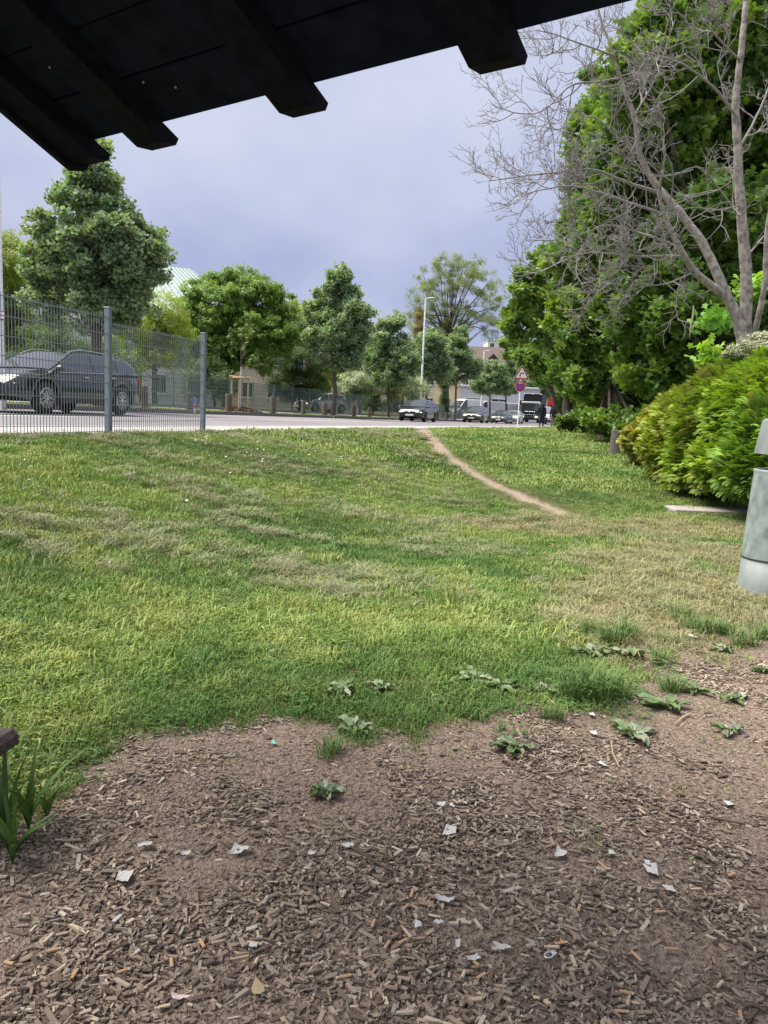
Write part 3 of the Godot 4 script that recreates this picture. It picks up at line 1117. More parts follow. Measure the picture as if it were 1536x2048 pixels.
func build_trees() -> void:
	var lind := Color(0.25, 0.36, 0.215)
	var lalt := Color(0.38, 0.49, 0.33)
	var grp := ""
	# street lindens on the verge: [u, v of trunk foot, depth, lobes]
	var a := foot(196, 800, 24.7)
	tree("linden_tree", "tall cone shaped linden behind the dark estate car and wire fence", a,
		plobes([[180, 360, 50, 50], [185, 410, 80, 60], [150, 470, 85, 60], [235, 470, 80, 60], [190, 530, 110, 70], [120, 530, 70, 65], [265, 520, 65, 55], [180, 600, 110, 60], [110, 590, 60, 50], [255, 590, 65, 50], [192, 335, 38, 44], [200, 300, 24, 28]], 24.7, 0.6), "linden", lind, 75.0, 0.17, {"alt": lalt, "apex": px(190, 320, 24.7), "fork": px(192, 640, 24.7), "scale": 1.0, "limbs": 3})
	a = foot(666, 829, 44.8)
	tree("linden_tree", "slender cone shaped linden on the verge between wooden posts", a,
		plobes([[676, 555, 24, 24], [674, 590, 42, 32], [650, 625, 42, 34], [705, 625, 42, 34], [672, 665, 62, 40], [640, 680, 36, 34], [715, 675, 32, 34], [675, 715, 48, 26]], 44.8, 0.5), "linden", lind, 60.0, 0.13, {"alt": lalt, "apex": px(675, 560, 44.8), "fork": px(668, 745, 44.8), "scale": 1.15})
	a = foot(777, 836, 55.6)
	tree("linden_tree", "rounded linden on the verge behind the black hatchback", a,
		plobes([[785, 648, 26, 22], [775, 680, 42, 30], [760, 715, 34, 32], [805, 715, 38, 34], [782, 745, 48, 28]], 55.6, 0.5), "linden", lind * 1.05, 55.0, 0.10, {"alt": lalt, "apex": px(785, 650, 55.6), "fork": px(778, 775, 55.6), "scale": 1.2})
	a = foot(852, 838, 66.0)
	tree("linden_tree", "linden on the verge just past the grey lamp post", a,
		plobes([[865, 685, 26, 26], [858, 715, 34, 28], [880, 735, 30, 28], [850, 745, 26, 24]], 66.0, 0.5), "linden", lind, 55.0, 0.10, {"alt": lalt, "apex": px(862, 690, 66.0), "fork": px(855, 775, 66.0), "scale": 1.25})
	a = foot(909, 843, 76.0)
	tree("linden_tree", "linden on the verge above the second oncoming dark car", a,
		plobes([[920, 680, 22, 26], [915, 715, 32, 30], [938, 735, 26, 26], [900, 745, 24, 22]], 76.0, 0.5), "linden", lind * 0.95, 55.0, 0.10, {"alt": lalt, "apex": px(920, 680, 76.0), "fork": px(912, 770, 76.0), "scale": 1.3})
	a = foot(979, 846, 88.0)
	tree("linden_tree", "linden leaning over the fence by the parked white vans", a,
		plobes([[985, 745, 28, 24], [970, 765, 28, 22], [1000, 765, 26, 22]], 88.0, 0.5), "linden", lind, 55.0, 0.10, {"alt": lalt, "apex": px(985, 740, 88.0), "fork": px(980, 790, 88.0), "scale": 1.35})
	a = foot(1010, 846, 99.0)
	tree("linden_tree", "linden on the verge beside the dark truck", a,
		plobes([[1015, 740, 24, 22], [1022, 765, 26, 20], [1005, 772, 22, 18]], 99.0, 0.5), "linden", lind, 50.0, 0.10, {"alt": lalt, "apex": px(1016, 735, 99.0), "fork": px(1012, 785, 99.0), "scale": 1.4})
	a = foot(1072, 846, 125.0)
	tree("linden_tree", "distant tree arching over the truck body", a,
		plobes([[1060, 768, 26, 22], [1085, 780, 22, 18], [1045, 778, 20, 18]], 125.0, 1.0), "linden", lind, 50.0, 0.12, {"alt": lalt, "scale": 1.5})
	# shrubs and trees behind the long fence
	var yel := Color(0.265, 0.346, 0.0808)
	tree("field_maple", "yellowish green bushy tree beside the tall linden and lamp post", foot(20, 800, 31.0),
		plobes([[15, 520, 45, 50], [-20, 560, 60, 60], [45, 570, 55, 55], [20, 640, 70, 50], [85, 640, 55, 45], [-30, 680, 60, 50], [60, 710, 70, 50]], 31.0, 1.0), "fine", yel, 55.0, 0.12, {"scale": 1.25, "gap": 0.06})
	tree("field_maple", "yellow green bushy tree under the seamed sheet roof", foot(310, 800, 36.0),
		plobes([[325, 620, 40, 40], [290, 660, 50, 45], [350, 660, 40, 40], [250, 690, 60, 50], [320, 700, 60, 40]], 36.0, 1.0), "fine", Color(0.3, 0.392, 0.0692), 55.0, 0.12, {"scale": 1.25, "gap": 0.05})
	tree("dark_shrub", "dark leafy shrub filling the gap behind the parked looking estate car", foot(130, 790, 28.5),
		plobes([[60, 750, 70, 50], [150, 740, 70, 55], [220, 730, 60, 55], [0, 760, 60, 50], [110, 690, 60, 50]], 28.5, 0.6), "fine", Color(0.115, 0.196, 0.0692), 55.0, 0.06, {"scale": 1.3, "category": "shrub"})
	tree("cherry_tree", "broad fresh green tree with upright shoots behind the staked sapling", foot(450, 810, 47.0),
		plobes([[480, 585, 75, 40], [420, 610, 60, 45], [545, 620, 50, 45], [390, 650, 45, 45], [470, 660, 90, 50], [550, 675, 55, 45], [410, 700, 60, 45], [500, 710, 70, 40], [455, 570, 50, 25], [525, 590, 40, 28], [385, 600, 28, 34]], 47.0, 1.5), "willow", Color(0.196, 0.323, 0.0784), 42.0, 0.2, {"scale": 1.35, "alt": Color(0.323, 0.484, 0.115)})
	tree("dark_shrub", "dark green shrub in front of the apartment block by the fence", foot(600, 815, 52.0),
		plobes([[600, 720, 50, 35], [570, 750, 45, 35], [630, 755, 45, 35], [600, 780, 60, 30], [560, 690, 40, 30]], 52.0, 0.8), "fine", Color(0.0922, 0.161, 0.0645), 48.0, 0.08, {"scale": 1.4, "category": "shrub"})
	tree("dark_shrub", "dark shrub at the foot of the broad fresh green tree", foot(430, 810, 44.0),
		plobes([[420, 740, 40, 35], [450, 770, 40, 30], [390, 770, 34, 30]], 44.0, 0.6), "fine", Color(0.104, 0.173, 0.0692), 48.0, 0.06, {"scale": 1.35, "category": "shrub"})
	tree("elder_shrub", "shrub with pale blossom behind the fence next to the black hatchback", foot(745, 820, 60.0),
		plobes([[720, 765, 40, 30], [760, 780, 40, 28], [800, 765, 40, 28], [700, 790, 40, 25], [830, 780, 30, 24]], 60.0, 0.8), "fine", Color(0.127, 0.196, 0.104), 46.0, 0.06, {"scale": 1.5, "alt": Color(0.876, 0.922, 0.784), "category": "shrub"})
	tree("dark_conifer", "dark evergreen behind the slender linden", foot(720, 815, 66.0),
		plobes([[700, 680, 30, 40], [715, 730, 45, 40], [745, 745, 36, 36], [690, 735, 36, 40]], 66.0, 0.8), "fine", Color(0.0808, 0.15, 0.0808), 46.0, 0.1, {"scale": 1.5})
	tree("young_birch", "thin yellow green tree by the apartment block wall", foot(640, 815, 64.0),
		plobes([[590, 640, 40, 40], [605, 680, 40, 36], [640, 760, 40, 40], [690, 770, 36, 34]], 64.0, 0.8), "fine", Color(0.277, 0.368, 0.0808), 40.0, 0.08, {"scale": 1.5, "gap": 0.05})
	# thin airy ash far behind
	var ash := foot(893, 835, 100.0)
	tree("ash_tree", "tall airy ash with thin new foliage and dark spreading limbs", ash,
		plobes([[910, 530, 60, 26], [865, 555, 45, 30], [960, 555, 50, 32], [845, 600, 35, 36], [985, 600, 36, 36], [905, 580, 60, 36], [930, 640, 70, 30], [850, 640, 40, 30], [990, 650, 36, 30], [880, 670, 50, 26], [815, 630, 26, 26]], 100.0, 3.0), "fine", Color(0.22, 0.29, 0.13), 8.5, 0.36, {"scale": 2.0, "gap": 0.1, "limbs": 4, "alt": Color(0.33, 0.38, 0.18), "fork": px(893, 720, 100.0), "apex": px(905, 560, 100.0)})
	tree("ivy_column", "dark ivy covered trunk beside the cream building end", foot(888, 838, 84.0),
		plobes([[888, 800, 9, 20], [887, 770, 9, 20], [886, 820, 12, 12]], 84.0, 0.2), "fine", Color(0.0922, 0.15, 0.0645), 90.0, 0.25, {"scale": 1.2})
	tree("brown_conifer", "half bare brown conifer showing above the lindens", foot(838, 830, 92.0),
		plobes([[838, 655, 10, 28], [836, 690, 14, 30], [838, 630, 7, 16]], 92.0, 0.2), "fine", Color(0.3, 0.231, 0.138), 60.0, 0.2, {"scale": 1.3, "alt": Color(0.368, 0.392, 0.115)})
	# distant trees that close the view
	var kk := 0
	for w: Array in [[560, 760, 110, 60, 50, "hazy green tree crown far behind the apartment block"], [640, 780, 120, 60, 45, "hazy tree crown far behind the slender linden"], [790, 790, 130, 60, 40, "far tree crown behind the blossom shrub"], [1000, 770, 150, 30, 34, "far tree crown by the tiled house"], [1040, 760, 170, 30, 36, "far tree crown behind the distant lamp"], [240, 740, 62, 60, 50, "tree crown far behind the white house"], [40, 740, 45, 90, 60, "tree crown deep behind the yellow green bush"], [1115, 790, 160, 30, 40, "far tree crown past the walkers"], [330, 760, 75, 60, 44, "low tree crown far under the sheet roof"]]:
		tree("distant_tree", w[5], foot(w[0], 835, w[2]), plobes([[w[0], w[1], w[3], w[4]], [w[0] - w[3] * 0.6, w[1] + 20, w[3] * 0.7, w[4] * 0.8], [w[0] + w[3] * 0.6, w[1] + 15, w[3] * 0.7, w[4] * 0.8]], w[2], 2.0), "linden", Color(0.15, 0.231, 0.0922), 14.0, 0.2, {"scale": 2.2, "limbs": 1})
		kk += 1
	# sapling tied to stakes
	build_sapling()
	# the maple mass at the lawn's edge
	var mc := Color(0.15, 0.27, 0.07)
	var ma := Color(0.27, 0.40, 0.09)
	tree("maple_tree", "big dark maple behind the leafless tree", foot(1450, 830, 19.0),
		plobes([[1400, 90, 150, 110], [1290, 150, 90, 90], [1520, 60, 150, 120], [1260, 240, 80, 90], [1480, 240, 110, 90], [1340, 300, 110, 90], [1250, 370, 90, 80], [1440, 430, 120, 90], [1330, 470, 110, 90], [1560, 380, 120, 100], [1520, 560, 120, 100], [1400, 600, 120, 90], [1290, 600, 90, 90], [1480, 690, 110, 80], [1360, 720, 110, 80], [1330, 60, 70, 60], [1320, 690, 80, 70, 1.0], [1305, 745, 80, 50, 1.0], [1400, 740, 80, 50, 1.0], [1600, 200, 120, 120], [1610, 650, 110, 120]], 19.0, 1.2), "maple", mc, 52.0, 0.32, {"alt": ma, "limbs": 2, "gap": 0.04})
	tree("maple_tree", "maple with drooping lower branches behind the leafless tree's twigs", foot(1220, 835, 25.0),
		plobes([[1215, 190, 55, 60], [1185, 270, 45, 55], [1190, 350, 55, 60], [1165, 440, 55, 60], [1220, 460, 70, 70], [1225, 560, 85, 70], [1150, 540, 60, 60], [1180, 640, 80, 70], [1250, 690, 80, 70], [1230, 770, 70, 60], [1215, 842, 44, 26, -1.5], [1250, 838, 40, 30, -1.5], [1170, 740, 60, 60], [1300, 790, 70, 50]], 25.0, 1.2), "maple", mc, 50.0, 0.28, {"alt": ma, "limbs": 2})
	tree("maple_tree", "maple reaching low over the footway beside the two walkers", foot(1140, 845, 36.0),
		plobes([[1100, 530, 50, 40], [1065, 580, 45, 45], [1040, 640, 34, 36], [1110, 610, 60, 55], [1098, 662, 44, 40], [1140, 680, 50, 50], [1142, 735, 42, 38], [1170, 772, 40, 42], [1180, 700, 50, 50], [1168, 812, 24, 38], [1186, 822, 40, 34]], 36.0, 1.2), "maple", mc, 44.0, 0.22, {"alt": ma, "limbs": 2, "scale": 1.1})
	tree("maple_tree", "smaller maple crown beside the two round and triangular signs", foot(1125, 850, 50.0),
		plobes([[1030, 690, 26, 28], [1055, 715, 30, 26], [1085, 735, 36, 30], [1136, 788, 14, 28], [1148, 828, 9, 22]], 50.0, 1.0), "maple", mc * 1.1, 40.0, 0.16, {"alt": ma, "limbs": 2, "scale": 1.2})
	tree("undergrowth_shrub", "dark low shrubs under the maples along the lawn", foot(1230, 850, 28.0),
		plobes([[1190, 835, 50, 22], [1260, 830, 60, 28], [1330, 800, 60, 40], [1230, 800, 60, 30], [1150, 840, 30, 16], [1390, 780, 60, 50], [1450, 760, 70, 50], [1225, 850, 45, 26], [1170, 848, 30, 14]], 28.0, 2.0), "linden", Color(0.104, 0.173, 0.0554), 50.0, 0.05, {"scale": 1.2, "category": "shrub"})
	tree("maple_sapling", "bright green maple shoots beside the leafless trunk", foot(1525, 800, 14.5),
		plobes([[1530, 530, 40, 30], [1520, 560, 30, 22], [1420, 640, 30, 24], [1395, 660, 26, 18], [1450, 690, 34, 22], [1540, 600, 30, 30]], 14.5, 0.3), "maple", Color(0.231, 0.415, 0.0808), 26.0, 0.03, {"alt": Color(0.392, 0.622, 0.115), "limbs": 2})

func build_sapling() -> void:
	var b := on_road(34.5, 10.3)
	b.y = gh(b.x, b.z)
	var pale := grainy("new_stake_wood", Color(0.50, 0.36, 0.20), 0.8, 93, Vector3(3, 0.7, 3), 0.75, 1.1, 0.0, 0.02)
	var t := thing("sapling", "young tree with white painted stem tied inside three stakes", "tree", b)
	var g := G.new()
	var top := px(490, 655, 34.5) - b
	g.tube([Vector3(0, -0.05, 0), Vector3(0, 0.9, 0), Vector3(0.02, 2.0, 0)], [0.035, 0.032, 0.028], 8)
	mi("trunk", g.mesh(), flat("white_stem_paint", Color(0.62, 0.62, 0.62), 0.8), t)
	g = G.new()
	g.tube([Vector3(0.02, 1.98, 0), Vector3(0, 2.8, 0.05), top], [0.026, 0.02, 0.006], 6)
	var wh := []
	var tn := PackedColorArray()
	for k in 9:
		var y := 1.9 + k * 0.2
		var a := k * 2.4
		var e := Vector3(cos(a) * 0.55, y + 0.6, sin(a) * 0.5)
		g.tube([Vector3(0.01, y, 0), Vector3(cos(a) * 0.3, y + 0.25, sin(a) * 0.3), e], [0.012, 0.008, 0.004], 5)
		for q in 4:
			wh.append(Transform3D(Basis(Vector3.UP, R.randf() * TAU).scaled(Vector3.ONE * R.randf_range(0.9, 1.5)), Vector3(0.01, y, 0).lerp(e, 0.45 + q * 0.19) + rdir() * 0.06))
			tn.append(vary(Color(0.14, 0.20, 0.045), 0.2, 0.1))
	mi("branches", g.mesh(), bark(), t)
	many("crown", cluster("sapling"), tinted("leaf_sapling", 0.55, 0.75, 0.4), wh, tn, t)
	var s := thing("tree_stakes", "three pale wooden stakes with crossbars round the sapling", "stakes", b)
	var ps := [Vector3(-0.36, 0, 0.15), Vector3(0.02, 0, 0.34), Vector3(0.36, 0, 0.0)]
	for p: Vector3 in ps:
		var gs := G.new()
		gs.tube([p - Vector3(0, 0.1, 0), p * 0.96 + Vector3(0, 1.62, 0)], [0.042, 0.04], 10)
		mi("stake", gs.mesh(), pale, s)
	for k in 3:
		var p: Vector3 = ps[k] * 0.97 + Vector3(0, 1.52, 0)
		var q: Vector3 = ps[(k + 1) % 3] * 0.97 + Vector3(0, 1.52 + 0.03 * k, 0)
		var dv := (q - p).normalized() * 0.12
		var gs := G.new()
		gs.tube([p - dv + Vector3(0, 0, 0.05), q + dv + Vector3(0, 0, 0.05)], [0.035, 0.035], 8)
		mi("crossbar", gs.mesh(), pale, s)
	var h := G.new()
	for k in 260:
		var a := R.randf() * TAU
		var rr := sqrt(R.randf())
		var hh := 0.30 * (1 - rr) * R.randf_range(0.7, 1.0) + 0.02
		h.col = vary(Color(0.085, 0.045, 0.03), 0.4)
		h.box(Transform3D(Basis(rdir(), R.randf() * 3.0), Vector3(cos(a) * rr * 0.95, hh, sin(a) * rr * 0.95)), Vector3(R.randf_range(0.05, 0.14), 0.05, R.randf_range(0.05, 0.1)))
	var o := mi("bark_mulch_mound", h.mesh(), tinted("dark_mulch", 0.9, 0.0), null, b)
	tag(o, "mound of dark brown bark mulch under the staked sapling", "mulch", "", "stuff")

# ---------------------------------------------------------------- leafless tree
func limb(g: G, pts: Array, rad: Array) -> void:
	# resample smoothly
	var cv := Curve3D.new()
	for i in pts.size():
		var tg: Vector3 = (pts[mini(i + 1, pts.size() - 1)] - pts[maxi(i - 1, 0)]) * 0.17
		cv.add_point(pts[i], -tg, tg)
	var n := maxi(4, int(cv.get_baked_length() / 0.16))
	var pp := []
	var rr := []
	for i in n + 1:
		var t := float(i) / n
		var p := cv.sample_baked(t * cv.get_baked_length(), true)
		pp.append(p + rdir() * 0.006)
		rr.append(lin([[0.0, rad[0]], [1.0, rad[1]]], t) * R.randf_range(0.94, 1.06))
	for i in rr.size():
		rr[i] *= 0.72
	g.tube(pp, rr, 9 if rad[0] > 0.06 else 6)
func twig(g: G, p: Vector3, d: Vector3, len: float, r: float, lev: int, bias: Vector3) -> void:
	var pts := [p]
	var rs := [r]
	var n := 4 if lev < 2 else 3
	var q := p
	var dd := d
	for i in n:
		dd = (dd + rdir() * 0.30 + bias * 0.10 + Vector3.UP * 0.06).normalized()
		q += dd * len / n
		pts.append(q)
		rs.append(lerpf(r, maxf(r * 0.45, 0.0032), float(i + 1) / n))
	g.tube(pts, rs, 5 if lev < 1 else 4, lev >= 2)
	if lev >= 3:
		return
	var kids: int = [5, 4, 3][lev]
	for k in kids:
		var t := R.randf_range(0.25, 1.0)
		if k == 0:
			t = 1.0
		var i := clampi(int(t * n), 0, n - 1)
		var s: Vector3 = pts[i].lerp(pts[i + 1], t * n - i)
		var side := (dd.cross(rdir())).normalized()
		twig(g, s, (dd * 0.75 + side * R.randf_range(0.5, 0.95)).normalized(), len * R.randf_range(0.42, 0.68), maxf(r * 0.58, 0.0038), lev + 1, bias)
func build_bare_tree() -> void:
	var D := 13.0
	var b := foot(1492, 800, D)
	var bk := grainy("pale_flaking_bark", Color(0.42, 0.385, 0.345), 0.95, 95, Vector3(1.6, 1.1, 1.6), 0.32, 1.25, 0.8, 0.012)
	var t := thing("leafless_tree", "leafless forked tree with pale flaking bark behind the hedge", "tree", b)
	var L := func(list: Array) -> Array:
		var o := []
		for w: Array in list:
			o.append(px(w[0], w[1], D + (w[2] if w.size() > 2 else 0.0)) - b)
		return o
	var g := G.new()
	limb(g, [Vector3(0, -0.2, 0)] + L.call([[1488, 745], [1489, 690], [1484, 640]]), [0.21, 0.17])
	limb(g, L.call([[1488, 680], [1492, 600], [1492, 538], [1480, 393], [1475, 290], [1471, 207], [1480, 124], [1488, 41], [1494, -40]]), [0.145, 0.05])
	limb(g, L.call([[1488, 690], [1470, 625], [1450, 585], [1413, 501, 0.1], [1368, 435, 0.2], [1314, 373, 0.3], [1281, 315, 0.3], [1268, 232, 0.2], [1240, 157, 0.1], [1223, 99], [1198, 25], [1190, -30]]), [0.135, 0.014])
	limb(g, L.call([[1446, 590], [1420, 570, -0.1], [1388, 542, -0.2], [1355, 488, -0.4], [1330, 435, -0.5], [1318, 380, -0.6], [1330, 320, -0.7], [1320, 250, -0.8]]), [0.10, 0.010])
	limb(g, L.call([[1505, 690], [1520, 620, -0.3], [1530, 560, -0.4], [1536, 450, -0.5], [1560, 330, -0.5]]), [0.07, 0.04])
	mi("trunk", g.mesh(), bk, t)
	var arms := [
		[[[1316, 385, 0.3], [1252, 364, 0.1], [1186, 340, -0.1], [1120, 345, -0.3], [1050, 352, -0.4], [975, 362, -0.4]], 0.042],
		[[[1330, 430, -0.5], [1272, 410, -0.7], [1200, 385, -0.9], [1130, 372, -1.0], [1040, 390, -1.1]], 0.036],
		[[[1360, 513, -0.4], [1310, 512, -0.7], [1272, 513, -0.9], [1190, 505, -1.1], [1130, 520, -1.3], [1070, 550, -1.3]], 0.036],
		[[[1240, 157, 0.1], [1190, 165, 0], [1140, 172, -0.2], [1086, 222, -0.3], [1030, 225, -0.3], [985, 210, -0.3]], 0.024],
		[[[1226, 110, 0], [1180, 95, -0.2], [1120, 72, -0.3], [1070, 60, -0.3]], 0.022],
		[[[1471, 232, 0], [1434, 182, -0.3], [1380, 137, -0.6], [1330, 115, -0.8], [1270, 100, -0.9]], 0.034],
		[[[1476, 300, 0], [1510, 240, 0.2], [1540, 170, 0.3], [1570, 80, 0.4]], 0.034],
		[[[1482, 410, 0], [1440, 420, -0.4], [1390, 415, -0.8], [1345, 425, -1.1]], 0.022],
		[[[1484, 440, 0], [1440, 380, -0.3], [1400, 335, -0.6], [1350, 350, -0.9]], 0.024],
		[[[1385, 545, -0.2], [1340, 565, -0.6], [1290, 570, -0.9], [1240, 555, -1.2], [1190, 590, -1.4]], 0.022],
		[[[1480, 120, 0], [1440, 80, -0.3], [1400, 30, -0.4], [1375, -30, -0.5]], 0.028],
		[[[1281, 315, 0.3], [1230, 270, 0.1], [1190, 235, 0], [1150, 240, -0.1]], 0.022],
		[[[1268, 232, 0.2], [1310, 160, 0.1], [1330, 100, 0], [1350, 40, 0]], 0.024],
		[[[1355, 490, -0.4], [1290, 470, -0.6], [1220, 450, -0.8], [1160, 470, -1.0], [1110, 480, -1.0], [1050, 480, -1.0]], 0.026],
		[[[1490, 520, 0], [1530, 470, 0.2], [1570, 440, 0.3]], 0.026],
		[[[1330, 440, -0.5], [1345, 380, -0.7], [1340, 320, -0.9], [1300, 280, -1.0]], 0.022]]
	for a: Array in arms:
		var pts: Array = L.call(a[0])
		g = G.new()
		limb(g, pts, [a[1], 0.010])
		var len := 0.0
		for i in pts.size() - 1:
			len += pts[i].distance_to(pts[i + 1])
		var step := 0.42 if a[1] < 0.025 and a[0][0][0] > 1275 and a[0][a[0].size() - 1][0] > 1290 else 0.2
		var s := len * 0.14
		while s < len:
			var acc := 0.0
			for i in pts.size() - 1:
				var dl: float = pts[i].distance_to(pts[i + 1])
				if acc + dl >= s:
					var p: Vector3 = pts[i].lerp(pts[i + 1], (s - acc) / dl)
					var d: Vector3 = (pts[i + 1] - pts[i]).normalized()
					var k := s / len
					var side := (d.cross(rdir())).normalized()
					twig(g, p, (d * 0.6 + side * 0.9).normalized(), R.randf_range(0.45, 0.85) * lerpf(1.0, 0.75, k), lerpf(0.013, 0.009, k), 0 if R.randf() < 0.55 else 1, Vector3(-0.4, 0.2, 0.1))
					break
				acc += dl
			s += step * R.randf_range(0.6, 1.5)
		mi("branch", g.mesh(), flat("twig_bark", Color(0.27, 0.25, 0.245), 0.9), t)
	# broken dead stick hanging from a thin twig
	g = G.new()
	g.tube(L.call([[1325, 560, -1.0], [1350, 582, -1.2], [1382, 618, -1.3]]), [0.007, 0.006, 0.005], 5)
	mi("hanging_twig", g.mesh(), flat("twig_bark", Color.WHITE), t)
	g = G.new()
	g.tube(L.call([[1387, 611, -1.3], [1386, 630, -1.3], [1381, 655, -1.3], [1379, 674, -1.3]]), [0.010, 0.014, 0.011, 0.004], 6)
	mi("broken_stick", g.mesh(), flat("bare_wood", Color(0.48, 0.40, 0.30), 0.8), t)

# ---------------------------------------------------------------- hedge of feathery conifers and a white spiraea
func frond() -> ArrayMesh:
	var g := G.new()
	var st := R.state
	R.seed = 77
	for s in 3:
		var yaw := (s - 1) * 0.5 + R.randf_range(-0.2, 0.2)
		var n := 11
		for i in n:
			var t := float(i) / n
			var p := Basis(Vector3.UP, yaw) * Vector3(0, 0.10 * sin(t * 2.4), -0.26 * t)
			for sd: float in [-1.0, 1.0]:
				var len := 0.085 * (1.0 - t * 0.75) * R.randf_range(0.7, 1.2)
				var dir := Basis(Vector3.UP, yaw + sd * -0.9) * Vector3(0, 0.35, -1).normalized()
				var wv := dir.cross(Vector3.UP).normalized() * 0.009
				g.col = Color.WHITE
				var e := p + dir * len - Vector3(0, len * 0.25, 0)
				var nn := Vector3(0, 1, 0)
				var a := g.vert(p - wv, nn)
				g.vert(p + wv, nn)
				g.vert(p.lerp(e, 0.6) + wv * 1.3, nn)
				g.vert(e, nn)
				g.vert(p.lerp(e, 0.6) - wv * 1.3, nn)
				g.ix.append_array(PackedInt32Array([a, a + 2, a + 1, a, a + 4, a + 2, a + 4, a + 3, a + 2]))
	R.state = st
	g.own_normals()
	return g.mesh()
func build_hedge() -> void:
	# shrubs of the row, from the stump end to the one behind the bin
	var fm := frond()
	var m := tinted("conifer_spray", 0.6, 0.7, 0.35)
	var wood := grainy("shrub_stem", Color(0.12, 0.09, 0.06), 0.9, 97, Vector3(2, 2, 2), 0.6, 1.2, 0.0, 0.02)
	var spec := [
		[[[1308, 893, 40, 42], [1284, 882, 28, 30], [1336, 862, 46, 48], [1322, 920, 46, 34]], 16.0, "feathery yellow green conifer shrub beside the stump", Color(0.43, 0.454, 0.105), 0.35],
		[[[1368, 862, 60, 66], [1356, 915, 60, 56], [1408, 838, 60, 60]], 13.6, "feathery conifer shrub in the middle of the hedge row", Color(0.403, 0.488, 0.0944), 0.2],
		[[[1432, 860, 76, 76], [1410, 935, 68, 60], [1462, 812, 72, 62]], 11.8, "bright green conifer shrub of the hedge with tan drooping tips", Color(0.379, 0.511, 0.084), 0.22],
		[[[1505, 840, 84, 84], [1486, 935, 78, 76], [1545, 792, 80, 64]], 10.6, "tallest bright green conifer shrub below the white blossom", Color(0.364, 0.523, 0.0736), 0.1],
		[[[1522, 950, 66, 62], [1580, 890, 90, 100], [1575, 965, 80, 56]], 9.6, "darker green conifer shrub behind the grey litter bin", Color(0.253, 0.42, 0.0736), 0.08]]
	for s: Array in spec:
		var d: float = s[1]
		var lobes := plobes(s[0], d, 0.1, 1.5)
		var b := Vector3.ZERO
		for l: Array in lobes:
			b += l[0] / lobes.size()
		b.y = gh(b.x, b.z)
		var t := thing("conifer_shrub", s[2], "shrub", b)
		var g := G.new()
		for l: Array in lobes:
			g.tube([Vector3(0, -0.05, 0), (l[0] - b) * 0.5 + Vector3(0.05, 0, 0), l[0] - b], [0.04, 0.03, 0.012], 6)
		mi("stem", g.mesh(), wood, t)
		var wh := []
		var tn := PackedColorArray()
		for l: Array in lobes:
			var rd: Vector3 = l[1]
			for i in int(rd.x * rd.y * 12.6 * 620.0):
				var dr := rdir()
				if dr.y < -0.75:
					continue
				var p: Vector3 = l[0] + dr * rd * pow(R.randf(), 0.2)
				var nv := nz3.get_noise_3d(p.x * 2.2, p.y * 2.2, p.z * 2.2)
				p += dr * nv * 0.16
				if p.y < gh(p.x, p.z) + 0.02:
					continue
				var o := (dr + Vector3(-0.45, 0.15, 0.15) + rdir() * 0.45).normalized()
				var bs := Basis.looking_at(o, Vector3.UP)
				var k := R.randf_range(0.42, 0.85)
				wh.append(Transform3D((bs * Basis(Vector3.FORWARD, R.randf_range(-0.6, 0.6))).scaled(Vector3(k, k, k)), p - b))
				var c := vary(s[3], 0.22, 0.1)
				if R.randf() < 0.2:
					c = mixc(c, Color(0.131, 0.225, 0.0562), 0.6)
				if R.randf() < s[4] * (0.55 if nv > 0.1 else 0.2):
					c = vary(Color(0.50, 0.42, 0.22), 0.2)
				tn.append(c)
		many("sprays", fm, m, wh, tn, t)
	# white flowering spiraea above the row
	var sp := plobes([[1500, 706, 40, 16], [1535, 692, 50, 20], [1476, 718, 22, 10], [1550, 715, 50, 22], [1515, 730, 50, 24], [1545, 750, 50, 30]], 11.9, 0.2)
	var sb := foot(1530, 800, 11.9)
	var t2 := thing("spiraea_shrub", "white flowering spiraea above the hedge at the leafless trunk", "shrub", sb)
	var g2 := G.new()
	for l: Array in sp:
		for k in 4:
			g2.tube([Vector3(0, -0.05, 0), (l[0] - sb) * 0.6 + rdir() * 0.1, l[0] - sb + rdir() * l[1] * 0.6], [0.012, 0.01, 0.004], 5)
	mi("stem", g2.mesh(), wood, t2)
	var w1 := []
	var c1 := PackedColorArray()
	var w2 := []
	var c2 := PackedColorArray()
	for l: Array in sp:
		for i in 170:
			var dr := rdir()
			var p: Vector3 = l[0] + dr * l[1] * pow(R.randf(), 0.3)
			w1.append(Transform3D(Basis(Vector3.UP, R.randf() * TAU).scaled(Vector3.ONE * R.randf_range(0.5, 0.8)), p - sb))
			c1.append(vary(Color(0.13, 0.20, 0.04), 0.25, 0.1))
			if dr.y > -0.1 and l[0].y > sp[3][0].y - 0.1 and R.randf() < 0.85:
				w2.append(Transform3D(Basis(Vector3.UP, R.randf() * TAU).scaled(Vector3(0.55, 0.4, 0.55)), p - sb + dr * 0.03 + Vector3(0, 0.03, 0)))
				c2.append(vary(Color(0.82, 0.82, 0.76), 0.08))
	many("foliage", cluster("fine"), tinted("leaf_fine", 0.55, 0.75, 0.4), w1, c1, t2)
	many("blossoms", cluster("blossom"), tinted("petal", 0.7, 0.6, 0.3), w2, c2, t2)

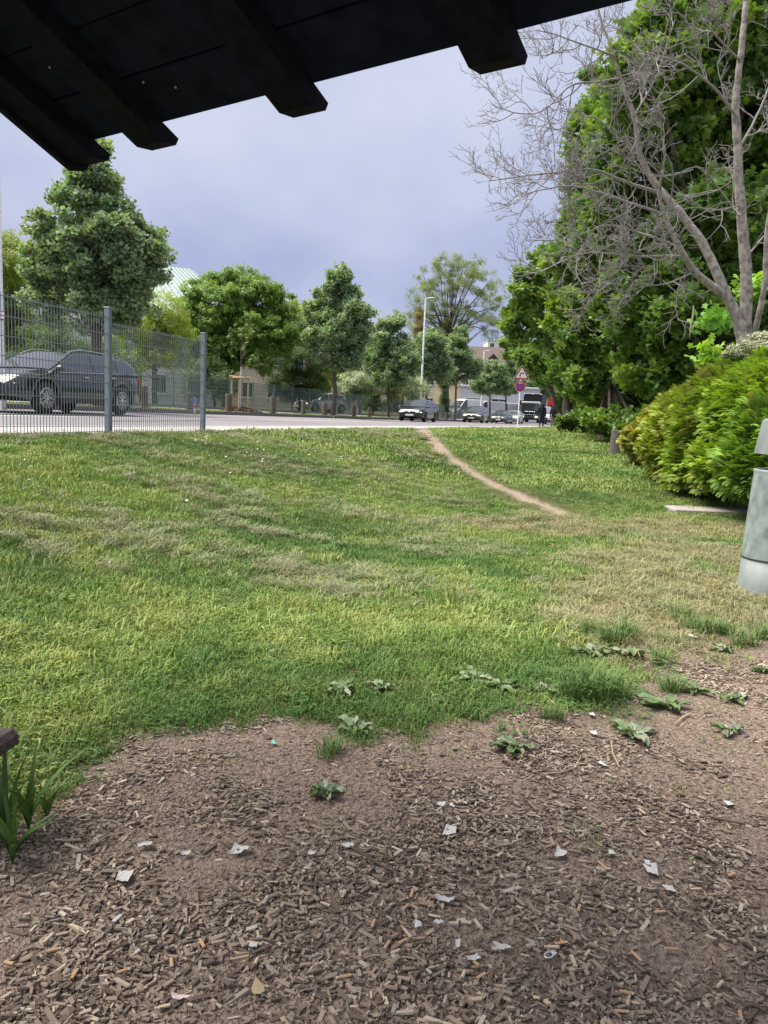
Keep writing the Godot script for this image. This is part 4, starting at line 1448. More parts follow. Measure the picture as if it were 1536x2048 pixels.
# ---------------------------------------------------------------- vehicles (local: x forward, y up, z to its right side)
func paint_mat(called: String, c: Color, rough := 0.25, metal := 0.0) -> StandardMaterial3D:
	var m := flat(called, c, rough, metal)
	m.clearcoat_enabled = true
	m.clearcoat = 0.7
	m.clearcoat_roughness = 0.06
	return m
func lamp_mat(called: String, c: Color, e: float) -> StandardMaterial3D:
	var m := flat(called, c, 0.1)
	if e > 0.0:
		m.emission_enabled = true
		m.emission = Color(1.0, 0.97, 0.9)
		m.emission_energy_multiplier = e
	return m
func wheel(parent: Node3D, at: Vector3, r: float, w: float, side: float, rimm: Material, spokes: int) -> void:
	var n := Node3D.new()
	n.name = "wheel"
	parent.add_child(n, true)
	n.position = at
	var t := Transform3D(Basis(Vector3.RIGHT, PI / 2), Vector3.ZERO)
	var g := G.new()
	g.lathe([[r * 0.66, -w * 0.5], [r * 0.9, -w * 0.5], [r * 0.985, -w * 0.36], [r, 0.0], [r * 0.985, w * 0.36], [r * 0.9, w * 0.5], [r * 0.66, w * 0.5], [r * 0.6, w * 0.3], [r * 0.6, -w * 0.3], [r * 0.66, -w * 0.5]], 28, t)
	mi("tyre", g.mesh(), flat("tyre_rubber", Color(0.018, 0.018, 0.018), 0.85), n)
	g = G.new()
	var zf := side * w * 0.42
	g.lathe([[r * 0.60, -0.02], [r * 0.665, -0.012], [r * 0.665, 0.012], [r * 0.60, 0.02], [r * 0.585, 0.0], [r * 0.60, -0.02]], 28, Transform3D(Basis(Vector3.RIGHT, PI / 2), Vector3(0, 0, zf)))
	g.lathe([[0.0, -0.02], [r * 0.15, -0.02], [r * 0.15, 0.02], [0.0, 0.025]], 12, Transform3D(Basis(Vector3.RIGHT, PI / 2), Vector3(0, 0, zf)))
	for k in spokes:
		var a := TAU * k / spokes
		for dlt: float in [-0.16, 0.16]:
			var p := Vector3(cos(a) * r * 0.12, sin(a) * r * 0.12, zf)
			var q := Vector3(cos(a + dlt) * r * 0.61, sin(a + dlt) * r * 0.61, zf)
			var dx := (q - p).normalized()
			g.box(Transform3D(Basis(dx, Vector3.BACK.cross(dx), Vector3.BACK), (p + q) * 0.5), Vector3((q - p).length(), r * 0.055, 0.028))
	mi("rim", g.mesh(), rimm, n)
	g = G.new()
	g.lathe([[0.0, 0.0], [r * 0.6, 0.0]], 20, Transform3D(Basis(Vector3.RIGHT, PI / 2), Vector3(0, 0, side * w * 0.1)))
	mi("brake_disc", g.mesh(), flat("brake_dark", Color(0.02, 0.02, 0.022), 0.6), n)

func car(called: String, label: String, category: String, at: Vector3, fwd: Vector3, P: Dictionary, group := "") -> Node3D:
	var t := thing(called, label, category, at, atan2(-fwd.z, fwd.x), group)
	var slope := asin(clampf(fwd.normalized().y, -0.2, 0.2))
	t.rotation.z = slope
	var Lh: float = P.L * 0.5
	var W: float = P.W
	var wr: float = P.wr
	var xf: float = P.wf
	var xr: float = P.wb
	var paint: Material = P.paint
	var glass := flat("car_glass", Color(0.10, 0.11, 0.13), 0.04, 0.5)
	glass.metallic_specular = 0.8
	var trim := flat("car_black_trim", Color(0.014, 0.014, 0.015), 0.5)
	var chrome := flat("car_chrome", Color(0.6, 0.6, 0.62), 0.15, 0.9)
	var hood: Array = P.low              # [[x, y]...] top line of the lower body, rear to front
	var cab: Array = P.cab               # [[x, y]...] roof line from rear glass foot to windscreen foot
	var belt: Array = P.belt
	var sill: float = P.sill
	var halfw := func(x: float) -> float:
		var e := clampf((absf(x) - (Lh - 0.62)) / 0.62, 0.0, 1.0)
		return W * 0.5 * (1.0 - 0.20 * e * e - 0.06 * pow(e, 6.0))
	# lower body with open wheel arches
	var xs := []
	var x := -Lh
	while x <= Lh + 0.001:
		xs.append(x)
		x += P.L / 76.0
	var rows := []
	for q: float in xs:
		var w: float = halfw.call(q)
		var top := lin(hood, q)
		var e := clampf((absf(q) - (Lh - 0.5)) / 0.5, 0.0, 1.0)
		var yb := sill + 0.10 * e
		for c: float in [xf, xr]:
			var R2 := wr + 0.055
			if absf(q - c) < R2:
				yb = maxf(yb, wr + sqrt(R2 * R2 - (q - c) * (q - c)))
		yb = minf(yb, top - 0.1)
		var hgt := top - yb
		var half := [Vector3(q, yb, w * 0.93), Vector3(q, yb + 0.02, w * 0.985), Vector3(q, yb + hgt * 0.4, w), Vector3(q, yb + hgt * 0.66, w * 0.992), Vector3(q, top - 0.07, w * 0.945), Vector3(q, top - 0.02, w * 0.89), Vector3(q, top + 0.012, w * 0.72), Vector3(q, top + 0.03, w * 0.35)]
		var row := []
		for k in half.size():
			row.append(half[k])
		row.append(Vector3(q, top + 0.034, 0))
		for k in range(half.size() - 1, -1, -1):
			row.append(half[k] * Vector3(1, 1, -1))
		rows.append(row)
	rows.reverse()
	var g := G.new()
	g.grid(rows, true)
	# rounded nose and tail
	for side in 2:
		var r0: Array = rows[0] if side == 0 else rows[rows.size() - 1]
		var m := Vector3.ZERO
		for p: Vector3 in r0:
			m += p / r0.size()
		m.x += 0.035 if side == 0 else -0.035
		for k in r0.size():
			if side == 0:
				g.tri(m, r0[(k + 1) % r0.size()], r0[k])
			else:
				g.tri(m, r0[k], r0[(k + 1) % r0.size()])
	mi("body", g.mesh(), paint, t)
	# cabin shell
	var x0: float = cab[0][0]
	var x1: float = cab[cab.size() - 1][0]
	var roof_y := 0.0
	for c: Array in cab:
		roof_y = maxf(roof_y, c[1])
	var sidew := func(q: float, y: float) -> float:
		var b := lin(belt, q)
		var k := clampf((y - b) / (roof_y - b), 0.0, 1.0)
		return halfw.call(q) * lerpf(0.955, P.get("tumble", 0.74), pow(k, 1.25))
	rows = []
	var n := 40
	for i in n + 1:
		var q := lerpf(x1, x0, float(i) / n)
		var top := lin(cab, q)
		var b := minf(lin(belt, q) - 0.03, top - 0.01)
		var row := []
		for k in 6:
			var y := lerpf(b, top - 0.05, k / 5.0)
			row.append(Vector3(q, y, sidew.call(q, y)))
		row.append(Vector3(q, top - 0.012, sidew.call(q, top) * 0.90))
		row.append(Vector3(q, top + 0.012, sidew.call(q, top) * 0.5))
		row.append(Vector3(q, top + 0.018, 0))
		for k in range(7, -1, -1):
			row.append(row[k] * Vector3(1, 1, -1))
		rows.append(row)
	g = G.new()
	g.grid(rows, false)
	mi("cabin", g.mesh(), paint, t)
	# side windows
	for sd: float in [1.0, -1.0]:
		for wn: Array in P.windows:
			rows = []
			for i in 13:
				var q := lerpf(wn[0], wn[1], i / 12.0)
				var lo := lin(belt, q) + 0.035
				var hi := lin(cab, q) - 0.075
				hi = maxf(hi, lo + 0.004)
				var row := []
				for k in 4:
					var y := lerpf(lo, hi, k / 3.0)
					row.append(Vector3(q, y, (sidew.call(q, y) + 0.006) * sd))
				rows.append(row)
			if sd > 0:
				rows.reverse()
			g = G.new()
			g.grid(rows, false)
			mi("side_window", g.mesh(), glass, t)
	# windscreen and rear window
	for sp: Array in [["windscreen", P.ws[0], P.ws[1], 1.0], ["rear_window", P.rw[0], P.rw[1], -1.0]]:
		rows = []
		for i in 9:
			var q := lerpf(sp[1], sp[2], i / 8.0)
			var y := lin(cab, q)
			var w: float = sidew.call(q, y) * 0.93
			var row := []
			for k in 9:
				var z := lerpf(-w, w, k / 8.0)
				var crown := 0.018 - 0.03 * pow(absf(z / w), 3.0)
				row.append(Vector3(q + sp[3] * 0.008, y + crown + 0.008, z))
			rows.append(row)
		if sp[3] > 0:
			rows.reverse()
		g = G.new()
		g.grid(rows, false)
		mi(sp[0], g.mesh(), glass, t)
	# wheels
	for c: float in [xf, xr]:
		for sd: float in [1.0, -1.0]:
			wheel(t, Vector3(c, wr, sd * (W * 0.5 - 0.11)), wr, 0.205, sd, P.rim, P.get("spokes", 5))
	# lamps, grille, plate, bumpers
	var ny := lin(hood, Lh - 0.12)
	var lw: float = P.get("lamp_w", 0.34)
	for sd: float in [1.0, -1.0]:
		g = G.new()
		var zc: float = halfw.call(Lh - 0.18) - lw * 0.52
		g.box(Transform3D(Basis(Vector3.UP, -sd * 0.42) * Basis(Vector3.BACK, 0.35), Vector3(Lh - 0.13, ny - P.get("lamp_dy", 0.12), zc * sd)), Vector3(0.16, P.get("lamp_h", 0.15), lw), 0.05)
		mi("headlight", g.mesh(), P.lamp, t)
		g = G.new()
		var ty := lin(hood, -Lh + 0.15)
		g.box(Transform3D(Basis(Vector3.UP, sd * 0.4), Vector3(-Lh + 0.10, ty - 0.14, (halfw.call(-Lh + 0.12) - 0.15) * sd)), Vector3(0.16, 0.19, 0.34), 0.04)
		mi("tail_light", g.mesh(), flat("tail_red", Color(0.45, 0.01, 0.02), 0.15), t)
		g = G.new()
		g.ball(Vector3(P.ws[0] - 0.12, lin(belt, P.ws[0]) + 0.09, (W * 0.5 + 0.07) * sd), Vector3(0.09, 0.075, 0.11), 12, 8)
		g.bx(Vector3(P.ws[0] - 0.10, lin(belt, P.ws[0]) + 0.05, (W * 0.5 - 0.03) * sd), Vector3(0.05, 0.04, 0.14))
		mi("mirror", g.mesh(), P.get("mirror", paint), t)
		g = G.new()
		g.bx(Vector3(Lh - 0.03, sill + 0.24, (W * 0.5 - 0.34) * sd), Vector3(0.06, 0.10, 0.16), 0.02)
		mi("fog_light", g.mesh(), P.get("foglamp", trim), t)
		for h: float in P.get("handles", []):
			g = G.new()
			g.bx(Vector3(h, lin(belt, h) - 0.10, (halfw.call(h) + 0.004) * sd), Vector3(0.16, 0.028, 0.03), 0.008)
			mi("door_handle", g.mesh(), P.get("handle_mat", paint), t)
		for dq: float in P.get("seams", []):
			rows = []
			g = G.new()
			var top := lin(hood, dq)
			var w: float = halfw.call(dq)
			var hgt := top - sill
			var pr := [Vector2(sill + 0.03, w * 0.986), Vector2(sill + hgt * 0.4, w), Vector2(sill + hgt * 0.66, w * 0.992), Vector2(top - 0.07, w * 0.945)]
			for k in 3:
				var a: Vector2 = pr[k]
				var b: Vector2 = pr[k + 1]
				var A := Vector3(dq, a.x, (a.y + 0.002) * sd)
				var B := Vector3(dq, b.x, (b.y + 0.002) * sd)
				var o := Vector3(0.006, 0, 0)
				if sd > 0:
					g.quad(A - o, A + o, B + o, B - o)
				else:
					g.quad(A + o, A - o, B - o, B + o)
			mi("door_gap", g.mesh(), trim, t)
	g = G.new()
	g.bx(Vector3(Lh + 0.005, P.grille[0], 0), Vector3(0.05, P.grille[1], P.grille[2]), 0.02)
	mi("grille", g.mesh(), trim, t)
	if P.has("bars"):
		for k: int in P.bars:
			g = G.new()
			g.bx(Vector3(Lh + 0.034, P.grille[0] - P.grille[1] * 0.5 + P.grille[1] * (k + 0.5) / P.bars, 0), Vector3(0.012, 0.016, P.grille[2] * 0.94), 0.004)
			mi("grille_bar", g.mesh(), chrome, t)
	g = G.new()
	g.bx(Vector3(Lh + 0.0, sill + 0.17, 0), Vector3(0.05, 0.13, W * 0.52), 0.02)
	mi("air_intake", g.mesh(), trim, t)
	g = G.new()
	g.bx(Vector3(Lh + 0.045, P.get("plate_y", sill + 0.30), 0), Vector3(0.02, 0.11, 0.52), 0.004)
	mi("number_plate", g.mesh(), flat("plate_white", Color(0.72, 0.72, 0.72), 0.5), t)
	g = G.new()
	g.bx(Vector3(-Lh - 0.03, sill + 0.45, 0), Vector3(0.02, 0.11, 0.52), 0.004)
	mi("number_plate", g.mesh(), flat("plate_white", Color.WHITE), t)
	if P.get("badge", false):
		g = G.new()
		g.lathe([[0.0, -0.01], [0.06, -0.01], [0.06, 0.01], [0.0, 0.014]], 16, Transform3D(Basis(Vector3.BACK, -PI / 2), Vector3(Lh + 0.04, P.grille[0] + 0.02, 0)))
		mi("badge", g.mesh(), chrome, t)
	if P.get("cladding", false):
		for sd: float in [1.0, -1.0]:
			g = G.new()
			g.bx(Vector3((xf + xr) * 0.5, sill + 0.05, (W * 0.5 - 0.012) * sd), Vector3(xf - xr - wr * 2.0 - 0.16, 0.13, 0.04), 0.015)
			mi("sill_trim", g.mesh(), trim, t)
			g = G.new()
			var pts := []
			for k in 9:
				var q := lerpf(x0 + 0.25, P.ws[1] + 0.1, k / 8.0)
				pts.append(Vector3(q, lin(cab, q) + 0.035, sidew.call(q, lin(cab, q)) * 0.86 * sd))
			var rs := []
			for k in 9:
				rs.append(0.016)
			g.tube(pts, rs, 6)
			mi("roof_rail", g.mesh(), chrome, t)
			g = G.new()
			pts = []
			rs = []
			for k in 11:
				var q := lerpf(x0 + 0.1, P.ws[0] - 0.2, k / 10.0)
				pts.append(Vector3(q, lin(belt, q) + 0.012, (sidew.call(q, lin(belt, q)) + 0.008) * sd))
				rs.append(0.010)
			g.tube(pts, rs, 5)
			mi("window_trim", g.mesh(), chrome, t)
	# floor pan so that no light shows through below
	g = G.new()
	g.bx(Vector3(0, sill + 0.08, 0), Vector3(P.L * 0.9, 0.1, W * 0.62), 0.02)
	mi("underbody", g.mesh(), trim, t)
	return t

func lane(d: float, off: float) -> Vector3:
	return on_road(d, off) + Vector3(0, 0.004, 0)
func build_vehicles() -> void:
	var come := Vector3(-SA, 0, CA)
	var silver := flat("alloy_silver", Color(0.62, 0.62, 0.64), 0.3, 0.7)
	var darkrim := flat("alloy_dark", Color(0.10, 0.10, 0.11), 0.35, 0.6)
	var off := flat("lamp_clear", Color(0.55, 0.57, 0.6), 0.08, 0.4)
	var lit := lamp_mat("headlight_glow", Color(0.8, 0.8, 0.8), 0.14)
	# dark estate / crossover behind the fence
	var suv := {"L": 4.63, "W": 1.87, "wr": 0.355, "wf": 1.36, "wb": -1.33, "sill": 0.26,
		"low": [[-2.315, 0.86], [-2.2, 1.02], [-1.2, 1.03], [0.6, 0.98], [0.95, 1.0], [1.7, 0.92], [2.1, 0.82], [2.315, 0.66]],
		"belt": [[-2.3, 1.05], [-1.2, 1.01], [0.8, 0.94], [1.2, 0.94]],
		"cab": [[-2.26, 1.0], [-2.0, 1.26], [-1.6, 1.40], [-0.9, 1.475], [-0.2, 1.495], [0.2, 1.45], [0.6, 1.28], [1.25, 0.96]],
		"windows": [[-1.88, -1.2], [-1.12, -0.28], [-0.18, 0.82]], "ws": [1.16, 0.36], "rw": [-2.22, -1.95],
		"paint": paint_mat("dark_grey_paint", Color(0.010, 0.011, 0.012), 0.12), "rim": silver, "spokes": 8, "lamp": off, "lamp_w": 0.44, "lamp_h": 0.13, "lamp_dy": 0.13, "grille": [0.60, 0.24, 0.9], "bars": 4, "plate_y": 0.48, "cladding": true, "handles": [-0.95, 0.05], "seams": [-0.22, 0.92, -1.15], "foglamp": silver, "handle_mat": silver}
	car("estate_car", "dark grey crossover car with silver wheels behind the wire fence", "car", lane(18.9, 7.05), come, suv)
	var hatch := {"L": 3.95, "W": 1.73, "wr": 0.305, "wf": 1.20, "wb": -1.28, "sill": 0.22,
		"low": [[-1.975, 0.8], [-1.85, 0.98], [-0.9, 0.98], [0.5, 0.92], [0.95, 0.95], [1.5, 0.86], [1.8, 0.74], [1.975, 0.58]],
		"belt": [[-1.9, 1.06], [-0.9, 0.98], [0.7, 0.87], [1.1, 0.86]],
		"cab": [[-1.92, 0.95], [-1.68, 1.30], [-1.3, 1.40], [-0.5, 1.47], [0.05, 1.45], [0.3, 1.39], [1.18, 0.92]],
		"windows": [[-1.35, -0.55], [-0.45, 0.75]], "ws": [1.12, 0.36], "rw": [-1.88, -1.64],
		"paint": paint_mat("black_paint", Color(0.012, 0.013, 0.018)), "rim": darkrim, "lamp": lit, "lamp_w": 0.36, "lamp_h": 0.14, "lamp_dy": 0.11, "grille": [0.62, 0.06, 0.7], "plate_y": 0.42, "seams": [-0.5, 0.8], "foglamp": silver, "badge": true}
	car("hatchback_car", "black small hatchback driving towards the lawn with headlights lit", "car", lane(51.0, 7.1), come, hatch)
	var golf := hatch.duplicate(true)
	golf.merge({"L": 4.2, "W": 1.79, "wr": 0.315, "wf": 1.30, "wb": -1.28,
		"low": [[-2.1, 0.8], [-1.95, 0.98], [-0.9, 0.98], [0.6, 0.94], [1.0, 0.97], [1.6, 0.88], [1.95, 0.76], [2.1, 0.60]],
		"cab": [[-2.02, 0.95], [-1.78, 1.28], [-1.45, 1.42], [-0.5, 1.485], [0.05, 1.465], [0.35, 1.39], [1.15, 0.95]],
		"windows": [[-1.45, -0.85], [-0.78, -0.05], [0.03, 0.8]], "paint": paint_mat("dark_bronze_paint", Color(0.05, 0.045, 0.042)), "lamp_w": 0.36, "lamp_h": 0.15, "grille": [0.66, 0.07, 0.8]}, true)
	car("hatchback_car", "dark compact car with bright headlights behind the black hatchback", "car", lane(70.0, 7.1), come, golf)
	var sedan := hatch.duplicate(true)
	sedan.merge({"L": 4.75, "W": 1.81, "wr": 0.32, "wf": 1.40, "wb": -1.36,
		"low": [[-2.375, 0.75], [-2.2, 0.96], [-1.5, 1.0], [0.6, 0.92], [1.0, 0.95], [1.8, 0.86], [2.2, 0.74], [2.375, 0.58]],
		"belt": [[-2.0, 0.98], [-0.9, 0.95], [0.7, 0.88], [1.1, 0.87]],
		"cab": [[-1.85, 0.99], [-1.0, 1.36], [-0.5, 1.43], [0.0, 1.42], [0.25, 1.37], [1.15, 0.94]],
		"windows": [[-1.2, -0.5], [-0.42, 0.75]], "ws": [1.1, 0.32], "rw": [-1.78, -1.05],
		"paint": paint_mat("dark_teal_paint", Color(0.03, 0.05, 0.055)), "lamp": off, "rim": silver, "grille": [0.64, 0.20, 0.62], "bars": 4}, true)
	car("saloon_car", "dark teal saloon with silver grille in the line of traffic", "car", lane(84.0, 7.1), come, sedan)
	var sil := golf.duplicate(true)
	sil.merge({"paint": paint_mat("silver_paint", Color(0.52, 0.52, 0.52), 0.3, 0.3), "rim": silver, "lamp": lit}, true)
	car("hatchback_car", "silver car half hidden between the saloon and the sign pole", "car", lane(92.5, 7.1), come, sil)
	build_truck(lane(108.0, 6.9), come)
	var blue := golf.duplicate(true)
	blue.merge({"paint": paint_mat("navy_paint", Color(0.03, 0.035, 0.07)), "lamp": off}, true)
	var go := -come
	car("hatchback_car", "navy car driving away between the two walkers", "car", lane(100.0, 3.6), go, blue)
	# parked vehicles behind the fence
	var van := {"L": 5.3, "W": 1.98, "wr": 0.34, "wf": 1.75, "wb": -1.55, "sill": 0.28,
		"low": [[-2.65, 0.95], [-2.55, 1.10], [0.9, 1.10], [1.6, 1.12], [2.2, 1.04], [2.5, 0.9], [2.65, 0.68]],
		"belt": [[-2.6, 1.20], [1.0, 1.16], [1.8, 1.10]],
		"cab": [[-2.64, 1.1], [-2.58, 2.3], [-2.3, 2.42], [0.3, 2.42], [0.75, 2.30], [1.85, 1.12]],
		"windows": [[0.35, 1.45]], "ws": [1.78, 0.88], "rw": [-2.62, -2.58], "tumble": 0.86,
		"paint": paint_mat("white_van_paint", Color(0.70, 0.70, 0.71), 0.35), "rim": darkrim, "lamp": off, "grille": [0.80, 0.16, 1.0], "seams": [0.3, 1.5]}
	var vy := Vector3(0, 0.0, 0)
	var spots := [[928, 826, 96.0, "white van parked behind the fence by the cream building", 0.9, van], [972, 828, 102.0, "white van parked in front of the pale lilac hall", 1.2, van], [1008, 828, 110.0, "white van parked beside the distant sign poles", 0.9, van],
		[1082, 833, 140.0, "white van parked at the far end of the road", 0.6, van], [1100, 834, 152.0, "silver car parked beneath the red banner", 0.5, sil]]
	for s: Array in spots:
		var p := foot(s[0], s[1], s[2])
		car("parked_van" if s[5] == van else "parked_car", s[3], "van" if s[5] == van else "car", p, Vector3(-sin(s[4]), 0, cos(s[4])), s[5], "")
	var grey := sedan.duplicate(true)
	grey.merge({"paint": paint_mat("parked_grey_paint", Color(0.25, 0.26, 0.28), 0.3)}, true)
	var pk := foot(643, 818, 58.0)
	car("parked_car", "pale car glimpsed through the fence beside the slender linden", "car", pk, Vector3(-0.7, 0, 0.7), sil)
	pk = foot(950, 828, 99.0)
	car("parked_car", "grey car parked between the white vans", "car", pk, Vector3(-0.6, 0, 0.8), grey)

func build_truck(at: Vector3, fwd: Vector3) -> void:
	var green := paint_mat("dark_green_paint", Color(0.022, 0.045, 0.042), 0.35)
	var black := flat("truck_black", Color(0.012, 0.014, 0.014), 0.6)
	var glass := flat("car_glass", Color.WHITE)
	var white := flat("plate_white", Color.WHITE)
	var t := thing("truck", "dark green truck with tall black open container body", "truck", at, atan2(-fwd.z, fwd.x))
	var g := G.new()
	g.prism([Vector2(1.2, 0.55), Vector2(3.35, 0.42), Vector2(3.5, 0.6), Vector2(3.5, 1.55), Vector2(3.28, 2.62), Vector2(3.05, 2.82), Vector2(1.2, 2.82)], -1.2, 1.2)
	mi("cab", g.mesh(), green, t)
	g = G.new()
	g.box(Transform3D(Basis(Vector3.BACK, 0.205), Vector3(3.42, 2.06, 0)), Vector3(0.04, 0.92, 2.08), 0.03)
	mi("windscreen", g.mesh(), glass, t)
	g = G.new()
	g.bx(Vector3(3.40, 2.72, 0), Vector3(0.22, 0.16, 2.2), 0.04)
	mi("sun_visor", g.mesh(), white, t)
	g = G.new()
	g.bx(Vector3(3.51, 1.18, 0), Vector3(0.05, 0.42, 1.7), 0.03)
	mi("grille", g.mesh(), black, t)
	for y: float in [1.46, 1.05]:
		g = G.new()
		g.bx(Vector3(3.54, y, 0), Vector3(0.03, 0.05, 1.4 if y > 1.2 else 1.6), 0.01)
		mi("grille_bar", g.mesh(), flat("car_chrome", Color.WHITE), t)
	g = G.new()
	g.bx(Vector3(3.42, 0.58, 0), Vector3(0.36, 0.42, 2.4), 0.06)
	mi("bumper", g.mesh(), black, t)
	for s: float in [1.0, -1.0]:
		g = G.new()
		g.bx(Vector3(3.58, 0.76, s * 0.92), Vector3(0.1, 0.26, 0.42), 0.05)
		mi("headlight", g.mesh(), flat("headlight_glow", Color.WHITE), t)
		g = G.new()
		g.bx(Vector3(3.3, 2.05, s * 1.42), Vector3(0.14, 0.75, 0.26), 0.04)
		g.bx(Vector3(3.25, 2.40, s * 1.28), Vector3(0.05, 0.05, 0.3))
		mi("mirror", g.mesh(), black, t)
		g = G.new()
		g.bx(Vector3(2.35, 2.05, s * 1.205), Vector3(1.0, 0.75, 0.02), 0.005)
		mi("side_window", g.mesh(), glass, t)
		for x: float in [2.5, -1.6, -2.9]:
			wheel(t, Vector3(x, 0.5, s * 1.05), 0.5, 0.3, s, flat("alloy_dark", Color.WHITE), 6)
	# container body, open at the top, taller than the cab
	g = G.new()
	g.bx(Vector3(-1.4, 2.45, 1.21), Vector3(4.9, 2.9, 0.07), 0.02)
	g.bx(Vector3(-1.4, 2.45, -1.21), Vector3(4.9, 2.9, 0.07), 0.02)
	g.bx(Vector3(1.02, 2.45, 0), Vector3(0.07, 2.9, 2.34), 0.02)
	g.bx(Vector3(-3.82, 2.45, 0), Vector3(0.07, 2.9, 2.34), 0.02)
	g.bx(Vector3(-1.4, 1.0, 0), Vector3(4.9, 0.1, 2.34), 0.02)
	mi("container", g.mesh(), black, t)
	g = G.new()
	g.bx(Vector3(1.08, 3.88, 0), Vector3(0.1, 0.14, 2.5), 0.03)
	mi("container_rim", g.mesh(), green, t)
	for s: float in [1.0, 0.0, -1.0]:
		g = G.new()
		g.ball(Vector3(1.16, 3.86, s * 1.15), Vector3(0.05, 0.07, 0.09), 8, 6)
		mi("marker_lamp", g.mesh(), white, t)
	g = G.new()
	g.bx(Vector3(-0.6, 0.75, 0), Vector3(6.6, 0.22, 0.9), 0.03)
	mi("chassis", g.mesh(), black, t)

# ---------------------------------------------------------------- people
func body_mesh(caps: Array, cell: float, blend: float) -> ArrayMesh:      # caps: [a, b, ra, rb, colour]
	var lo := Vector3.ONE * 1e9
	var hi := -lo
	for c: Array in caps:
		for k in 2:
			var rr := Vector3.ONE * (float(c[2 + k]) + cell * 2.5)
			lo = lo.min(c[k] - rr)
			hi = hi.max(c[k] + rr)
	var n := Vector3i(((hi - lo) / cell).ceil())
	var nx := n.x + 1
	var ny := n.y + 1
	var f := PackedFloat32Array()
	f.resize(nx * ny * (n.z + 1))
	for z in n.z + 1:
		for y in ny:
			for x in nx:
				f[(z * ny + y) * nx + x] = field(lo + Vector3(x, y, z) * cell, caps, blend)
	var g := G.new()
	var id := {}
	for z in n.z:
		for y in n.y:
			for x in n.x:
				var neg := 0
				var base := (z * ny + y) * nx + x
				for k in 8:
					if f[base + (k & 1) + ((k >> 1) & 1) * nx + ((k >> 2) & 1) * nx * ny] < 0:
						neg += 1
				if neg == 0 or neg == 8:
					continue
				var s := Vector3.ZERO
				var cnt := 0
				for e: Array in [[0, 1], [2, 3], [4, 5], [6, 7], [0, 2], [1, 3], [4, 6], [5, 7], [0, 4], [1, 5], [2, 6], [3, 7]]:
					var i0: int = e[0]
					var i1: int = e[1]
					var p0 := Vector3(i0 & 1, (i0 >> 1) & 1, (i0 >> 2) & 1)
					var p1 := Vector3(i1 & 1, (i1 >> 1) & 1, (i1 >> 2) & 1)
					var f0 := f[base + int(p0.x) + int(p0.y) * nx + int(p0.z) * nx * ny]
					var f1 := f[base + int(p1.x) + int(p1.y) * nx + int(p1.z) * nx * ny]
					if (f0 < 0) != (f1 < 0):
						s += p0.lerp(p1, f0 / (f0 - f1))
						cnt += 1
				var p := lo + (Vector3(x, y, z) + s / cnt) * cell
				var h := cell * 0.5
				var nn := Vector3(field(p + Vector3(h, 0, 0), caps, blend) - field(p - Vector3(h, 0, 0), caps, blend), field(p + Vector3(0, h, 0), caps, blend) - field(p - Vector3(0, h, 0), caps, blend), field(p + Vector3(0, 0, h), caps, blend) - field(p - Vector3(0, 0, h), caps, blend)).normalized()
				var best := 1e9
				for c: Array in caps:
					var d := capd(p, c)
					if d < best:
						best = d
						g.col = c[4]
				id[base] = g.vert(p, nn)
	for z in range(1, n.z):
		for y in range(1, n.y):
			for x in range(1, n.x):
				var base := (z * ny + y) * nx + x
				var f0 := f[base] < 0
				for ax in 3:
					var st: int = [1, nx, nx * ny][ax]
					if f0 == (f[base + st] < 0):
						continue
					var s1: int = [nx, nx * ny, 1][ax]
					var s2: int = [nx * ny, 1, nx][ax]
					var q := [id[base - s1 - s2], id[base - s2], id[base], id[base - s1]]
					if not f0:
						q.reverse()
					g.ix.append_array(PackedInt32Array([q[0], q[2], q[1], q[0], q[3], q[2]]))
	return g.mesh()
func capd(p: Vector3, c: Array) -> float:
	var a: Vector3 = c[0]
	var ab: Vector3 = c[1] - a
	var t := clampf((p - a).dot(ab) / maxf(ab.length_squared(), 1e-9), 0.0, 1.0)
	return (p - a - ab * t).length() - lerpf(c[2], c[3], t)
func field(p: Vector3, caps: Array, k: float) -> float:
	var d := 1e9
	for c: Array in caps:
		var e := capd(p, c)
		var h := maxf(k - absf(d - e), 0.0) / k
		d = minf(d, e) - h * h * k * 0.25
	return d
